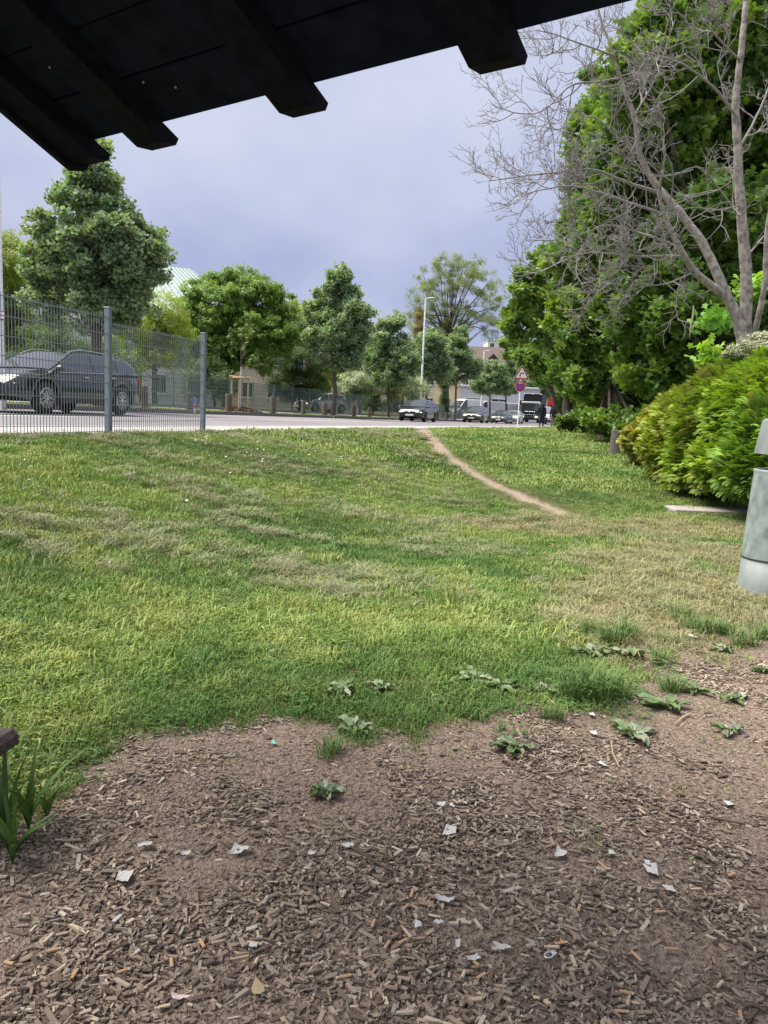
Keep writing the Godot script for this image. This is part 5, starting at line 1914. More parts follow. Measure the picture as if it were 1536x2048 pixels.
func person(label: String, at: Vector3, turn: float, top: Color, legs: Color, hooded: bool) -> Node3D:
	# local: faces -z, right side +x; walking
	var skin := Color(0.33, 0.22, 0.16)
	var shoe := Color(0.03, 0.03, 0.035)
	var hair := Color(0.012, 0.01, 0.01) if not hooded else top
	var s := 0.14
	var caps := [
		[Vector3(0, 0.98, 0), Vector3(0, 1.18, 0), 0.155, 0.150, top], [Vector3(0, 1.18, 0), Vector3(0, 1.38, 0.0), 0.155, 0.150, top],
		[Vector3(-0.13, 1.42, 0), Vector3(0.13, 1.42, 0), 0.09, 0.09, top],
		[Vector3(0, 1.46, 0), Vector3(0, 1.54, -0.01), 0.06, 0.055, skin if not hooded else top],
		[Vector3(0, 1.62, -0.015), Vector3(0, 1.68, 0.0), 0.095, 0.10, hair], [Vector3(0, 1.60, -0.07), Vector3(0, 1.63, -0.08), 0.05, 0.05, skin],
		[Vector3(0, 1.60, -0.115), Vector3(0, 1.625, -0.12), 0.016, 0.014, skin]]
	for sd: float in [-1.0, 1.0]:
		var w := s * sd
		caps.append_array([[Vector3(0.09 * sd, 0.93, 0), Vector3(0.10 * sd, 0.50, -w * 0.9), 0.095, 0.065, legs], [Vector3(0.10 * sd, 0.50, -w * 0.9), Vector3(0.10 * sd, 0.10, -w * 0.5), 0.065, 0.045, legs],
			[Vector3(0.10 * sd, 0.05, -w * 0.5 + 0.04), Vector3(0.11 * sd, 0.045, -w * 0.5 - 0.15), 0.045, 0.038, shoe],
			[Vector3(0.20 * sd, 1.40, 0), Vector3(0.25 * sd, 1.12, 0.03 + w * 0.3), 0.062, 0.052, top], [Vector3(0.25 * sd, 1.12, 0.03 + w * 0.3), Vector3(0.24 * sd, 0.88, -0.08 + w * 0.5), 0.052, 0.040, top],
			[Vector3(0.24 * sd, 0.86, -0.09 + w * 0.5), Vector3(0.235 * sd, 0.77, -0.11 + w * 0.5), 0.036, 0.026, skin]])
		for k in 4:
			caps.append([Vector3(0.225 * sd, 0.78, -0.13 + w * 0.5 + k * 0.02), Vector3(0.22 * sd, 0.71 + 0.006 * absf(k - 1.5), -0.135 + w * 0.5 + k * 0.021), 0.010, 0.008, skin])
		caps.append([Vector3(0.225 * sd, 0.82, -0.12 + w * 0.5), Vector3(0.20 * sd, 0.76, -0.155 + w * 0.5), 0.011, 0.009, skin])
	var o := mi("person", body_mesh(caps, 0.026, 0.06), tinted("cloth_and_skin", 0.85, 0.0, 0.3), null, at, Vector3(0, turn, 0))
	o.scale = Vector3(1.16, 1.04, 1.12)
	tag(o, label, "person")
	if hooded:
		var g := G.new()
		g.ball(Vector3(0, 1.655, 0.02), Vector3(0.125, 0.15, 0.125), 14, 10)
		g.ball(Vector3(0, 1.50, 0.05), Vector3(0.14, 0.09, 0.11), 14, 8)
		mi("hood", g.mesh(), flat("hood_cloth", top, 0.9), o)
	else:
		var g := G.new()
		g.ball(Vector3(0, 1.675, 0.01), Vector3(0.108, 0.11, 0.112), 14, 8)
		mi("hair", g.mesh(), flat("dark_hair", Color(0.012, 0.01, 0.01), 0.7), o)
	return o
func build_people() -> void:
	var a := on_road(62.0, 0.55) + Vector3(0, 0.05, 0)
	var b := on_road(66.0, 0.04) + Vector3(0, 0.05, 0)
	var turn := -deg_to_rad(ROAD_TURN)
	person("person in dark hooded jacket and navy trousers walking away on the footway", a, turn, Color(0.012, 0.014, 0.022), Color(0.02, 0.025, 0.05), true)
	var p := person("person in black jacket and grey trousers carrying a shoulder bag", b, turn, Color(0.012, 0.012, 0.014), Color(0.09, 0.085, 0.08), false)
	var bag := thing("shoulder_bag", "black bag hanging at the side of the person in grey trousers", "bag", p.position, turn)
	var g := G.new()
	g.bx(Vector3(0.30, 0.82, 0.02), Vector3(0.11, 0.32, 0.30), 0.04)
	mi("bag_body", g.mesh(), flat("black_cloth", Color(0.01, 0.01, 0.012), 0.8), bag)
	g = G.new()
	g.tube([Vector3(0.27, 0.97, -0.1), Vector3(0.2, 1.3, -0.13), Vector3(0.12, 1.50, -0.05), Vector3(0.12, 1.52, 0.06), Vector3(0.2, 1.3, 0.16), Vector3(0.27, 0.97, 0.12)], [0.014, 0.014, 0.014, 0.014, 0.014, 0.014], 6)
	mi("strap", g.mesh(), flat("black_cloth", Color.BLACK), bag)

# ---------------------------------------------------------------- street furniture
func text(parent: Node3D, s: String, size: float, m: Material, at: Vector3, called := "lettering") -> void:
	var tm := TextMesh.new()
	tm.text = s
	var f := SystemFont.new()
	f.font_names = PackedStringArray(["Droid Sans"])
	tm.font = f
	tm.font_size = 32
	tm.pixel_size = size / 32.0
	tm.depth = 0.003
	mi(called, tm, m, parent, at)
func lamp_post(label: String, at: Vector3, h: float, arm: Vector3, head := true) -> Node3D:
	var steel := grainy("galvanised_steel", Color(0.36, 0.39, 0.43), 0.5, 101, Vector3(1, 1, 1), 0.85, 1.1, 0.0, 0.02, false, 0.3)
	var t := thing("lamp_post", label, "lamp post", at)
	var g := G.new()
	g.tube([Vector3(0, -0.2, 0), Vector3(0, 1.0, 0), Vector3(0, 1.05, 0), Vector3(0, h, 0)], [0.10, 0.098, 0.082, 0.06], 14)
	mi("pole", g.mesh(), steel, t)
	g = G.new()
	g.bx(Vector3(0, 0.7, 0.083), Vector3(0.08, 0.35, 0.012), 0.003)
	mi("service_door", g.mesh(), steel, t)
	if head:
		g = G.new()
		var a := arm.normalized()
		var side := a.cross(Vector3.UP).normalized()
		var b := Basis(a, side.cross(a), side)
		var c := Vector3(0, h, 0)
		var rows := []
		for i in 9:
			var k := i / 8.0
			var w := 0.05 + 0.11 * sin(minf(k * 1.35, 1.0) * PI * 0.5) * (1.0 - 0.55 * pow(k, 5))
			var row := []
			for q in 12:
				var an := TAU * q / 12.0
				row.append(c + b * Vector3(-0.08 + k * arm.length(), 0.02 + sin(an) * w * 0.42 + 0.05 * k, cos(an) * w))
			rows.append(row)
		rows.reverse()
		g.grid(rows, true)
		g.cap(rows[0], true)
		g.cap(rows[8], false)
		mi("lantern", g.mesh(), flat("lantern_shell", Color(0.55, 0.57, 0.6), 0.4), t)
	return t
func build_furniture() -> void:
	var steel := grainy("galvanised_steel", Color.WHITE, 0.5, 101, Vector3.ONE)
	var white := flat("sign_white", Color(0.78, 0.78, 0.78), 0.4)
	var red := flat("sign_red", Color(0.48, 0.02, 0.035), 0.4)
	var blue := flat("sign_blue", Color(0.03, 0.07, 0.36), 0.4)
	var black := flat("sign_black", Color(0.01, 0.01, 0.01), 0.4)
	var back := flat("sign_back", Color(0.30, 0.33, 0.35), 0.5, 0.3)
	# --- warning and no stopping signs
	var at := foot(1035, 857, 45.5)
	var s := thing("road_sign", "grey pole with red triangle bend sign above a no stopping roundel", "road sign", at, 0.13)
	var g := G.new()
	g.tube([Vector3(0, -0.3, 0), Vector3(0, 3.55, 0)], [0.032, 0.032], 12)
	mi("pole", g.mesh(), steel, s)
	var tri := func(r: float) -> Array:
		var o := []
		for k in 3:                                   # rounded corners
			var a := PI / 2 + TAU * k / 3
			for j in 3:
				var b := a + (j - 1) * 0.5
				o.append(Vector2(cos(a), sin(a)) * (r - 0.05) + Vector2(cos(b), sin(b)) * 0.05)
		return o
	var c := Vector3(0.03, 3.28, 0)
	var t := Transform3D(Basis(), c)
	g = G.new()
	g.prism(tri.call(0.53), 0.036, 0.042, t)
	var p := mi("warning_triangle", g.mesh(), white, s)
	g = G.new()
	g.prism(tri.call(0.505), 0.044, 0.047, t)
	mi("red_border", g.mesh(), red, p)
	g = G.new()
	g.prism(tri.call(0.36), 0.049, 0.051, t)
	mi("white_field", g.mesh(), white, p)
	g = G.new()                                       # bend to the right: a stroke going up and over
	var outer := [Vector2(-0.13, -0.135)]
	var inner := []
	for k in 7:
		var a := PI - k * PI / 12.0
		outer.append(Vector2(0.0, -0.02) + Vector2(cos(a), sin(a)) * 0.13)
	outer.append(Vector2(0.13, 0.11))
	outer.append(Vector2(0.13, 0.055))
	for k in 7:
		var a := PI / 2 + k * PI / 12.0
		outer.append(Vector2(0.0, -0.02) + Vector2(cos(a), sin(a)) * 0.07)
	outer.append(Vector2(-0.07, -0.135))
	outer.reverse()
	g.prism(outer, 0.053, 0.055, t)
	mi("bend_symbol", g.mesh(), black, p)
	c = Vector3(-0.015, 2.60, 0)
	g = G.new()
	g.lathe([[0.0, 0.0], [0.315, 0.0], [0.315, 0.006], [0.0, 0.006]], 36, Transform3D(Basis(Vector3.RIGHT, PI / 2), c + Vector3(0, 0, 0.036)))
	p = mi("no_stopping_roundel", g.mesh(), white, s)
	g = G.new()
	g.lathe([[0.0, 0.0], [0.298, 0.0], [0.298, 0.003], [0.0, 0.003]], 36, Transform3D(Basis(Vector3.RIGHT, PI / 2), c + Vector3(0, 0, 0.044)))
	mi("red_ring", g.mesh(), red, p)
	g = G.new()
	g.lathe([[0.0, 0.0], [0.22, 0.0], [0.22, 0.003], [0.0, 0.003]], 36, Transform3D(Basis(Vector3.RIGHT, PI / 2), c + Vector3(0, 0, 0.049)))
	mi("blue_field", g.mesh(), blue, p)
	for k: float in [PI / 4, -PI / 4]:
		g = G.new()
		g.box(Transform3D(Basis(Vector3.BACK, k), c + Vector3(0, 0, 0.054 + (0.002 if k > 0 else 0.0))), Vector3(0.47, 0.062, 0.003))
		mi("red_bar", g.mesh(), red, p)
	g = G.new()
	g.prism([Vector2(-0.11, 0.19), Vector2(-0.04, 0.13), Vector2(-0.04, 0.17), Vector2(0.11, 0.17), Vector2(0.11, 0.21), Vector2(-0.04, 0.21), Vector2(-0.04, 0.25)], 0.058, 0.061, Transform3D(Basis(), c))
	mi("white_arrow", g.mesh(), white, p)
	# --- lamp posts
	var l := on_road(61.7, 9.75)
	l.y = gh(l.x, l.z)
	var lp := lamp_post("tall grey street lamp with backs of plates on its pole", l, 9.3, Vector3(0.75, 0.03, 0.25))
	for q: Array in [[2.9, 0.5, 0.55], [2.35, 0.45, 0.55], [1.85, 0.35, 0.5]]:
		g = G.new()
		g.bx(Vector3(0, q[0], -0.075), Vector3(q[2], q[1], 0.012), 0.004)
		mi("plate", g.mesh(), back if q[0] != 2.35 else flat("dark_plate", Color(0.08, 0.10, 0.11), 0.5), lp)
	l = px(4, 800, 19.0)
	l.y = gh(l.x, l.z)
	lp = lamp_post("grey pole with small red framed notice beside the tall linden", l, 7.5, Vector3(0.7, 0.03, 0.3))
	g = G.new()
	g.bx(Vector3(0.06, px(8, 632, 19.0).y - l.y, 0.075), Vector3(0.20, 0.21, 0.012), 0.004)
	p = mi("notice_frame", g.mesh(), red, lp)
	g = G.new()
	g.bx(Vector3(0.06, px(8, 632, 19.0).y - l.y, 0.083), Vector3(0.17, 0.15, 0.01), 0.002)
	mi("notice_sheet", g.mesh(), white, p)
	l = on_road(94.0, 11.2)
	l.y = gh(l.x, l.z)
	lamp_post("slim distant street lamp among the verge lindens", l, 8.2, Vector3(0.75, 0.03, 0.25))
	l = on_road(118.0, 11.0)
	l.y = gh(l.x, l.z)
	lamp_post("farthest street lamp behind the triangle sign", l, 8.2, Vector3(1.4, 0.03, 0.4))
	# --- wooden bollards on the verge
	var old := grainy("weathered_post_wood", Color(0.16, 0.125, 0.10), 0.95, 103, Vector3(3.5, 0.8, 3.5), 0.45, 1.3, 0.6, 0.02)
	var names := ["wooden post seen through the wire behind the crossover's rear", "wooden post near the small blue notice", "wooden post beside the mulch mound of the sapling", "split wooden post between sapling and slender linden", "dark round topped wooden post before the slender linden", "pale topped wooden post next to the slender linden", "wooden post past the slender linden", "wooden post beside the black hatchback's bonnet", "wooden post before the blossom shrub", "wooden post behind the hatchback tail", "wooden post second behind the hatchback tail", "wooden post before the second dark car"]
	var us := [[289, 0.80], [379, 0.70], [457, 0.78], [546, 0.82], [607, 0.74], [649, 0.72], [708, 0.70], [739, 0.66], [690, 0.5], [875, 0.7], [893, 0.7], [909, 0.7]]
	for k in us.size():
		if k == 8:
			continue
		var u: float = us[k][0]
		var dd := 12.0                                # depth where this line of sight crosses the post row
		for i in 400:
			var q := px(u, 820, dd)
			if off_of(q.x, q.z) > 9.75:
				break
			dd += 0.25
		var q2 := px(u, 820, dd)
		q2.y = gh(q2.x, q2.z)
		var h: float = us[k][1]
		var post := thing("wooden_post", names[k], "post", q2, R.randf() * 0.6)
		g = G.new()
		var rows := []
		for i in 7:
			var row := []
			for j in 10:
				var a := -TAU * j / 10.0
				var rr := 0.13 + 0.012 * sin(j * 2.3 + k) + (0.02 if k == 5 else 0.0)
				if i == 6:
					rr *= 0.86
				row.append(Vector3(cos(a) * rr, -0.1 + (h + 0.1) * [0.0, 0.2, 0.4, 0.6, 0.8, 0.97, 1.0][i], sin(a) * rr))
			rows.append(row)
		g.grid(rows, true)
		mi("shaft", g.mesh(), old, post)
		g = G.new()
		g.cap(rows[6], false)
		mi("end_grain", g.mesh(), flat("end_grain", Color(0.28, 0.23, 0.19), 0.9), post)
	# --- small blue notice and bicycle-like hydrant marker by the fence
	at = foot(389, 815, 27.0)
	s = thing("private_notice", "small blue notice plate on a post behind the wire fence", "sign", at, 0.25)
	g = G.new()
	g.tube([Vector3(0, -0.1, 0), Vector3(0, 0.75, 0)], [0.02, 0.02], 8)
	mi("pole", g.mesh(), steel, s)
	g = G.new()
	g.bx(Vector3(0, 0.62, 0.025), Vector3(0.26, 0.18, 0.01), 0.003)
	mi("plate", g.mesh(), blue, s)
	text(s, "Privat", 0.085, white, Vector3(0, 0.66, 0.033))
	text(s, "Parken", 0.06, white, Vector3(0.01, 0.58, 0.033))
	g = G.new()
	g.bx(Vector3(0, 0.44, 0.025), Vector3(0.18, 0.07, 0.01), 0.003)
	mi("red_plate", g.mesh(), red, s)
	g = G.new()
	g.bx(Vector3(0.01, 0.17, 0.03), Vector3(0.09, 0.12, 0.04), 0.01)
	mi("yellow_marker", g.mesh(), flat("marker_yellow", Color(0.6, 0.35, 0.03), 0.5), s)
	# --- litter bin
	var metal := grainy("bin_metal", Color(0.215, 0.245, 0.245), 0.55, 105, Vector3(1.3, 0.6, 1.3), 0.8, 1.15, 0.0, 0.012, false, 0.1)
	var worn_metal := grainy("bin_metal_scuffed", Color(0.20, 0.24, 0.235), 0.6, 107, Vector3(1.8, 1.1, 1.8), 0.75, 1.75, 0.0, 0.011, false, 0.1)
	at = gp(1497, 1188)
	var bp := at + Vector3(0.175, 0, -0.02)
	bp.y = gh(bp.x, bp.z)
	s = thing("litter_bin", "grey tapered metal litter bin with slanted hood by the worn grass", "litter bin", bp)
	s.rotation.z = 0.0
	g = G.new()
	g.lathe([[0.235, -0.06], [0.232, 0.0], [0.222, 0.27], [0.0, 0.27]], 40)
	mi("foot", g.mesh(), metal, s)
	g = G.new()
	g.lathe([[0.20, 0.262], [0.228, 0.264], [0.226, 0.275], [0.20, 0.875], [0.203, 0.885], [0.203, 0.90], [0.195, 0.905], [0.188, 0.90], [0.188, 0.86]], 40)
	mi("barrel", g.mesh(), worn_metal, s)
	g = G.new()
	g.lathe([[0.187, 0.30], [0.187, 0.86]], 40)
	mi("liner", g.mesh(), flat("bin_liner", Color(0.02, 0.02, 0.02), 0.7), s)
	g = G.new()                                       # hood: slanted tube open below, on a bracket at the back
	var ht := Transform3D(Basis(Vector3.BACK, -0.07), Vector3(0.0, 1.0, 0))
	g.lathe([[0.205, 0.0], [0.213, 0.0], [0.195, 0.235], [0.18, 0.25], [0.0, 0.265]], 40, ht)
	g.lathe([[0.0, 0.24], [0.175, 0.23], [0.205, 0.0]], 40, ht)
	mi("hood", g.mesh(), metal, s)
	g = G.new()
	g.bx(Vector3(0.205, 0.95, 0), Vector3(0.02, 0.3, 0.14), 0.005)
	mi("bracket", g.mesh(), metal, s)
	# --- stump, slab, bench end
	at = gp(1233, 910)
	s = thing("tree_stump", "weathered grey tree stump at the end of the conifer hedge", "stump", at)
	g = G.new()
	var rws := []
	var hs := at.distance_to(Vector3(0, EYE, 0)) * 46.0 / FOC
	var rs := at.distance_to(Vector3(0, EYE, 0)) * 13.5 / FOC
	for i in 8:
		var row := []
		for j in 18:
			var a := -TAU * j / 18.0
			var k := i / 7.0
			var rr := rs * (1.0 + 0.22 * pow(1 - k, 3) + 0.08 * sin(j * 3.1) + 0.05 * sin(j * 5.7 + i * 0.4))
			row.append(Vector3(cos(a) * rr, -0.06 + (hs + 0.06) * k + (0.02 * sin(j * 1.3) if i == 7 else 0.0), sin(a) * rr))
		rws.append(row)
	g.grid(rws, true)
	mi("stump_bark", g.mesh(), grainy("stump_bark", Color(0.21, 0.185, 0.165), 0.95, 109, Vector3(5.0, 0.9, 5.0), 0.22, 1.3, 2.0, 0.03), s)
	g = G.new()
	g.cap(rws[7], false)
	mi("cut_top", g.mesh(), grainy("cut_wood", Color(0.26, 0.22, 0.18), 0.9, 111, Vector3(5, 5, 5), 0.6, 1.2, 0.0, 0.02), s)
	var a0 := gp(1345, 1028)
	var a1 := gp(1500, 1030)
	s = thing("paving_slab", "pale concrete slab edge lying in the grass behind the bin", "slab", (a0 + a1) * 0.5)
	g = G.new()
	g.bx(Vector3(0.25, 0.0, -0.25), Vector3(a0.distance_to(a1) + 0.4, 0.10, 0.5), 0.012)
	mi("slab", g.mesh(), grainy("slab_concrete", Color(0.40, 0.36, 0.34), 0.95, 113, Vector3(2, 2, 2), 0.75, 1.1, 0.2, 0.02), s)
	var wood := grainy("bench_wood", Color(0.060, 0.042, 0.034), 0.7, 115, Vector3(1.0, 3.0, 3.0), 0.5, 1.5, 0.3, 0.02)
	var be := px(20, 1488, 1.95)
	s = thing("bench", "rounded end of a dark brown wooden bench plank", "bench", Vector3(be.x, gh(be.x, be.z), be.z), -0.15)
	g = G.new()
	var sy := be.y - s.position.y
	g.box(Transform3D(Basis(), Vector3(-0.75, sy, 0)), Vector3(1.5, 0.052, 0.10), 0.014)
	mi("seat_plank", g.mesh(), wood, s)
	g = G.new()
	g.box(Transform3D(Basis(), Vector3(-0.75, sy - 0.002, 0.13)), Vector3(1.42, 0.052, 0.12), 0.014)
	mi("seat_plank", g.mesh(), wood, s)
	for q: float in [-0.35, -1.25]:
		g = G.new()
		g.bx(Vector3(q, (sy - 0.026) * 0.5 - 0.03, 0.06), Vector3(0.10, sy - 0.026 + 0.06, 0.22), 0.01)
		mi("leg", g.mesh(), wood, s)

# ---------------------------------------------------------------- grass
func tuft(sd: int, n: int, rad: float, h: float, wide: float, lean: float, flatness := 0.0) -> ArrayMesh:
	var g := G.new()
	var st := R.state
	R.seed = sd
	for i in n:
		var a := R.randf() * TAU
		var p := Vector3(cos(a), 0, sin(a)) * rad * sqrt(R.randf())
		var hh := h * R.randf_range(0.55, 1.2)
		var dir := Basis(Vector3.UP, R.randf() * TAU) * Vector3(1, 0, 0)
		var ln := lean * R.randf_range(0.3, 1.3)
		var sidev := Vector3(-dir.z, 0, dir.x) * wide * 0.5 * R.randf_range(0.7, 1.2)
		var mid := p + dir * hh * ln * 0.35 + Vector3.UP * hh * lerpf(0.62, 0.08, flatness)
		var tip := p + dir * hh * lerpf(ln, 1.1, flatness) + Vector3.UP * hh * lerpf(1.0 - 0.3 * ln, R.randf_range(0.0, 0.25), flatness)
		var nn := (Vector3.UP * 0.8 + dir * 0.3).normalized()
		g.col = Color.WHITE          # root and tip alike
		var s := g.vert(p - sidev - Vector3.UP * 0.004, nn)
		g.vert(p + sidev - Vector3.UP * 0.004, nn)
		g.vert(mid + sidev * 0.85, nn)
		g.vert(mid - sidev * 0.85, nn)
		g.vert(tip, nn)
		g.ix.append_array(PackedInt32Array([s, s + 1, s + 2, s, s + 2, s + 3, s + 3, s + 2, s + 4]))
	R.state = st
	g.own_normals()
	return g.mesh()
func hay(x: float, z: float) -> float:            # 0..1 dried clippings left by the mower
	var off := -off_of(x, z)
	var v := nz3.get_noise_2d(x * 0.9 + z * 0.35, z * 1.5 + 40.0)
	var k := clampf((v + 0.12) * 2.0, 0.0, 0.9) * clampf(0.55 + nz3.get_noise_2d(x * 4.0, z * 5.0 + 9.0) * 1.8, 0.0, 1.2)
	var bank := clampf((6.6 - off) / 2.5, 0.15, 1.0) if x < 1.2 else 0.12
	if z > -4.6:
		bank = 0.0
	return k * bank
func clovers() -> ArrayMesh:
	var g := G.new()
	var st := R.state
	R.seed = 99
	for i in 9:
		var p := Vector3(R.randf_range(-0.06, 0.06), R.randf_range(0.012, 0.045), R.randf_range(-0.06, 0.06))
		var yaw := R.randf() * TAU
		g.col = Color.WHITE
		for j in 3:
			var b := Basis(Vector3.UP, yaw + TAU * j / 3) * Basis(Vector3.RIGHT, -PI / 2 + R.randf_range(-0.2, 0.3))
			leaf_fan(g, p, b, [Vector2(0, 0), Vector2(0.35, 0.3), Vector2(0.4, 0.8), Vector2(0, 0.95), Vector2(-0.4, 0.8), Vector2(-0.35, 0.3)], 0.017, 0.1)
	R.state = st
	g.own_normals()
	return g.mesh()
func build_grass() -> void:
	var m := tinted("grass_blade", 0.6, 0.55, 0.35)
	var near_t := [tuft(1, 20, 0.055, 0.033, 0.0038, 0.9), tuft(2, 18, 0.055, 0.025, 0.0042, 1.3)]
	var far_t := tuft(3, 28, 0.12, 0.038, 0.008, 1.0)
	var dry := tuft(4, 14, 0.06, 0.085, 0.0035, 1.0, 0.9)
	var dryfar := tuft(5, 18, 0.13, 0.13, 0.008, 1.0, 0.92)
	var tall := tuft(6, 34, 0.055, 0.17, 0.006, 0.85)
	var A := []
	var Ac := PackedColorArray()
	var B := []
	var Bc := PackedColorArray()
	var C := []
	var Cc := PackedColorArray()
	var H := []
	var Hc := PackedColorArray()
	var HF := []
	var HFc := PackedColorArray()
	var fresh := Color(0.20, 0.305, 0.075)
	var lush := Color(0.098, 0.195, 0.045)
	var yellow := Color(0.37, 0.40, 0.13)
	var straw := Color(0.33, 0.29, 0.16)
	var greyhay := Color(0.235, 0.255, 0.15)
	var ros := [[650, 1592, 0.07, "small grey green rosette alone on the bare mulch"], [1265, 1472, 0.12, "dock rosette with glossy leaves at the edge of bare earth"], [1030, 1502, 0.10, "flattened dark rosette lying on the bare earth"], [705, 1462, 0.10, "pale rosette at the lawn edge above the mulch"], [1335, 1418, 0.15, "large spreading rosette beside the wide grass tuft"], [1390, 1385, 0.10, "rosette behind the large spreading one"], [1000, 1375, 0.15, "big leafy rosette patch in the dark lawn edge"], [950, 1362, 0.12, "leafy rosette next to the big patch"], [1260, 1312, 0.13, "broad leaved weed on worn ground below the bin side"], [1180, 1308, 0.13, "broad leaved weed with overlapping pale leaves"], [1460, 1468, 0.08, "low rosette with pale leaves on bare earth"], [1465, 1402, 0.09, "grey leaved rosette on the bare earth"], [1450, 1303, 0.09, "small rosette near the litter bin foot"], [680, 1388, 0.11, "pale leaved weed inside the lawn edge"], [765, 1378, 0.09, "small pale weed inside the lawn"], [1090, 1385, 0.10, "weed between lawn and bare earth"], [1525, 1345, 0.07, "small rosette at the bare earth margin"]]
	var rooms := []
	for w: Array in ros:
		var p := gp(w[0], w[1])
		rooms.append(Vector3(p.x, w[2] * 0.55, p.z))
	# rings of depth: [from, to, tufts per square metre]
	for ring: Array in [[1.6, 4.0, 900.0], [4.0, 7.0, 800.0], [7.0, 12.0, 480.0], [12.0, 20.0, 170.0], [20.0, 34.0, 85.0], [34.0, 60.0, 34.0]]:
		var z0: float = ring[0]
		var z1: float = ring[1]
		var half := z1 * 0.56 + 0.5
		var n := int((z1 - z0) * half * 2.0 * ring[2])
		for i in n:
			var d := R.randf_range(z0, z1)
			var x := R.randf_range(-half, half)
			if absf(x - 0.05 * d) > d * 0.545 + 0.45:
				continue
			var z := -d
			var off := off_of(x, z)
			if off > -0.03 or off < -16.0:
				if not (off > 9.2 and off < 11.3):
					continue
			var b := bare(x, z) if d < 6.5 else 0.0
			var wv := worn(x, z)
			var lawnside := off < 0.0
			if R.randf() < b * 1.15:
				continue
			if d < 5.0:
				var inside := false
				for q: Vector3 in rooms:
					if Vector2(x - q.x, z - q.z).length() < q.y:
						inside = true
				if inside and R.randf() < 0.85:
					continue
			if lawnside and R.randf() < wv * 0.5:
				continue
			if lawnside and d > 8.0 and path_near(x, z) < (0.07 if d < 10.6 else 0.13) + 0.09 * nz2.get_noise_2d(x * 20.0, z * 20.0):
				continue
			var p := Vector3(x, gh(x, z), z)
			var v1 := nz3.get_noise_2d(x * 0.8, z * 0.8)
			var v2 := nz3.get_noise_2d(x * 3.1 + 30.0, z * 3.1)
			var c := mixc(fresh, lush, clampf(0.35 - v1 * 1.2 - v2 * 0.6, 0, 1)) if d < 9.0 else mixc(fresh, lush, clampf(0.25 - v1 * 1.2, 0, 1))
			var v3 := nz3.get_noise_2d(x * 9.0, z * 9.0 + 60.0)
			c = mixc(c, yellow, clampf(v2 * 0.9 + v3 * 0.9 + (v1 - 0.1) * 0.7, 0, 0.6))
			c = mixc(c, straw, wv * 0.55 + (0.35 if R.randf() < 0.06 else 0.0))
			var hv := hay(x, z) if lawnside else 0.0
			if hv > 0.3:
				c = mixc(c, greyhay, hv * 0.16)
			c = vary(c, 0.22, 0.08)
			var nearedge := clampf((z - -3.9) / 1.0, 0.0, 1.0)
			var k := R.randf_range(0.7, 1.25) * (1.0 + 0.2 * v1 + 0.45 * v3) * (1.15 - 0.5 * b) * (1.6 if R.randf() < 0.05 else 1.0) * (1.0 - 0.2 * hv)
			if lawnside and d > 8.0:
				k *= clampf(path_near(x, z) * 1.6, 0.35, 1.0)
			var bs := Basis(Vector3.UP, R.randf() * TAU) * Basis(Vector3.RIGHT, R.randf_range(-0.2, 0.2))
			var tr := Transform3D(bs.scaled(Vector3(1, 1, 1) * k), p)
			if d < 12.0:
				if R.randf() < 0.55:
					A.append(tr)
					Ac.append(c)
				else:
					B.append(tr)
					Bc.append(c)
			else:
				var kk := 1.0 if d < 20.0 else 1.25 if d < 34.0 else 1.6
				C.append(Transform3D(bs.scaled(Vector3(kk * 1.2, 1.0, kk * 1.2) * k), p))
				Cc.append(c)
			var ch := hv * 0.75 + wv * 0.4 * clampf((d - 3.3) / 0.6, 0.0, 1.0)
			if R.randf() < ch:
				var q := p + Vector3(0, 0.012 + R.randf() * 0.03, 0)
				var hc := vary(mixc(greyhay, straw, R.randf() * 0.7 + wv * 0.4 - hv * 0.2), 0.25, 0.06)
				if d < 12.0:
					H.append(Transform3D(bs.scaled(Vector3.ONE * R.randf_range(0.8, 1.4)), q))
					Hc.append(hc)
				else:
					HF.append(Transform3D(bs.scaled(Vector3.ONE * R.randf_range(0.8, 1.4)), q))
					HFc.append(hc)
	print("tufts ", A.size() + B.size(), " ", C.size(), " ", H.size(), " ", HF.size())
	tag(many("grass", near_t[0], m, A, Ac), "upright green lawn grass between mulch and fence bank", "grass", "", "stuff")
	tag(many("grass", near_t[1], m, B, Bc), "shorter bent green lawn grass mixed through the lawn", "grass", "", "stuff")
	tag(many("grass", far_t, m, C, Cc), "distant mown grass up to the road and on the verge", "grass", "", "stuff")
	tag(many("grass_clippings", dry, m, H, Hc), "dry grey mown grass clippings lying on the bank", "clippings", "", "stuff")
	tag(many("grass_clippings", dryfar, m, HF, HFc), "dry clippings scattered over the far lawn", "clippings", "", "stuff")
	# clover and low leaves near the mulch edge
	var K := []
	var Kc := PackedColorArray()
	for i in 1500:
		var x := R.randf_range(-1.9, 2.6)
		var z := -R.randf_range(1.7, 4.6)
		var b := bare(x, z)
		var want := 0.25 + 0.5 * clampf(1.0 - absf(b - 0.4) * 2.5, 0, 1)
		if b > 0.93 or R.randf() > want or nz3.get_noise_2d(x * 2.0 + 80.0, z * 2.0) < 0.12 or (x < -0.95 and z > -2.0):
			continue
		K.append(Transform3D(Basis(Vector3.UP, R.randf() * TAU).scaled(Vector3.ONE * R.randf_range(0.55, 0.9)), Vector3(x, gh(x, z), z)))
		Kc.append(vary(Color(0.075, 0.155, 0.035), 0.25, 0.1))
	tag(many("clover", clovers(), m, K, Kc), "small clover leaves creeping along the mulch edge", "clover", "", "stuff")
	var S := []
	var Sc := PackedColorArray()
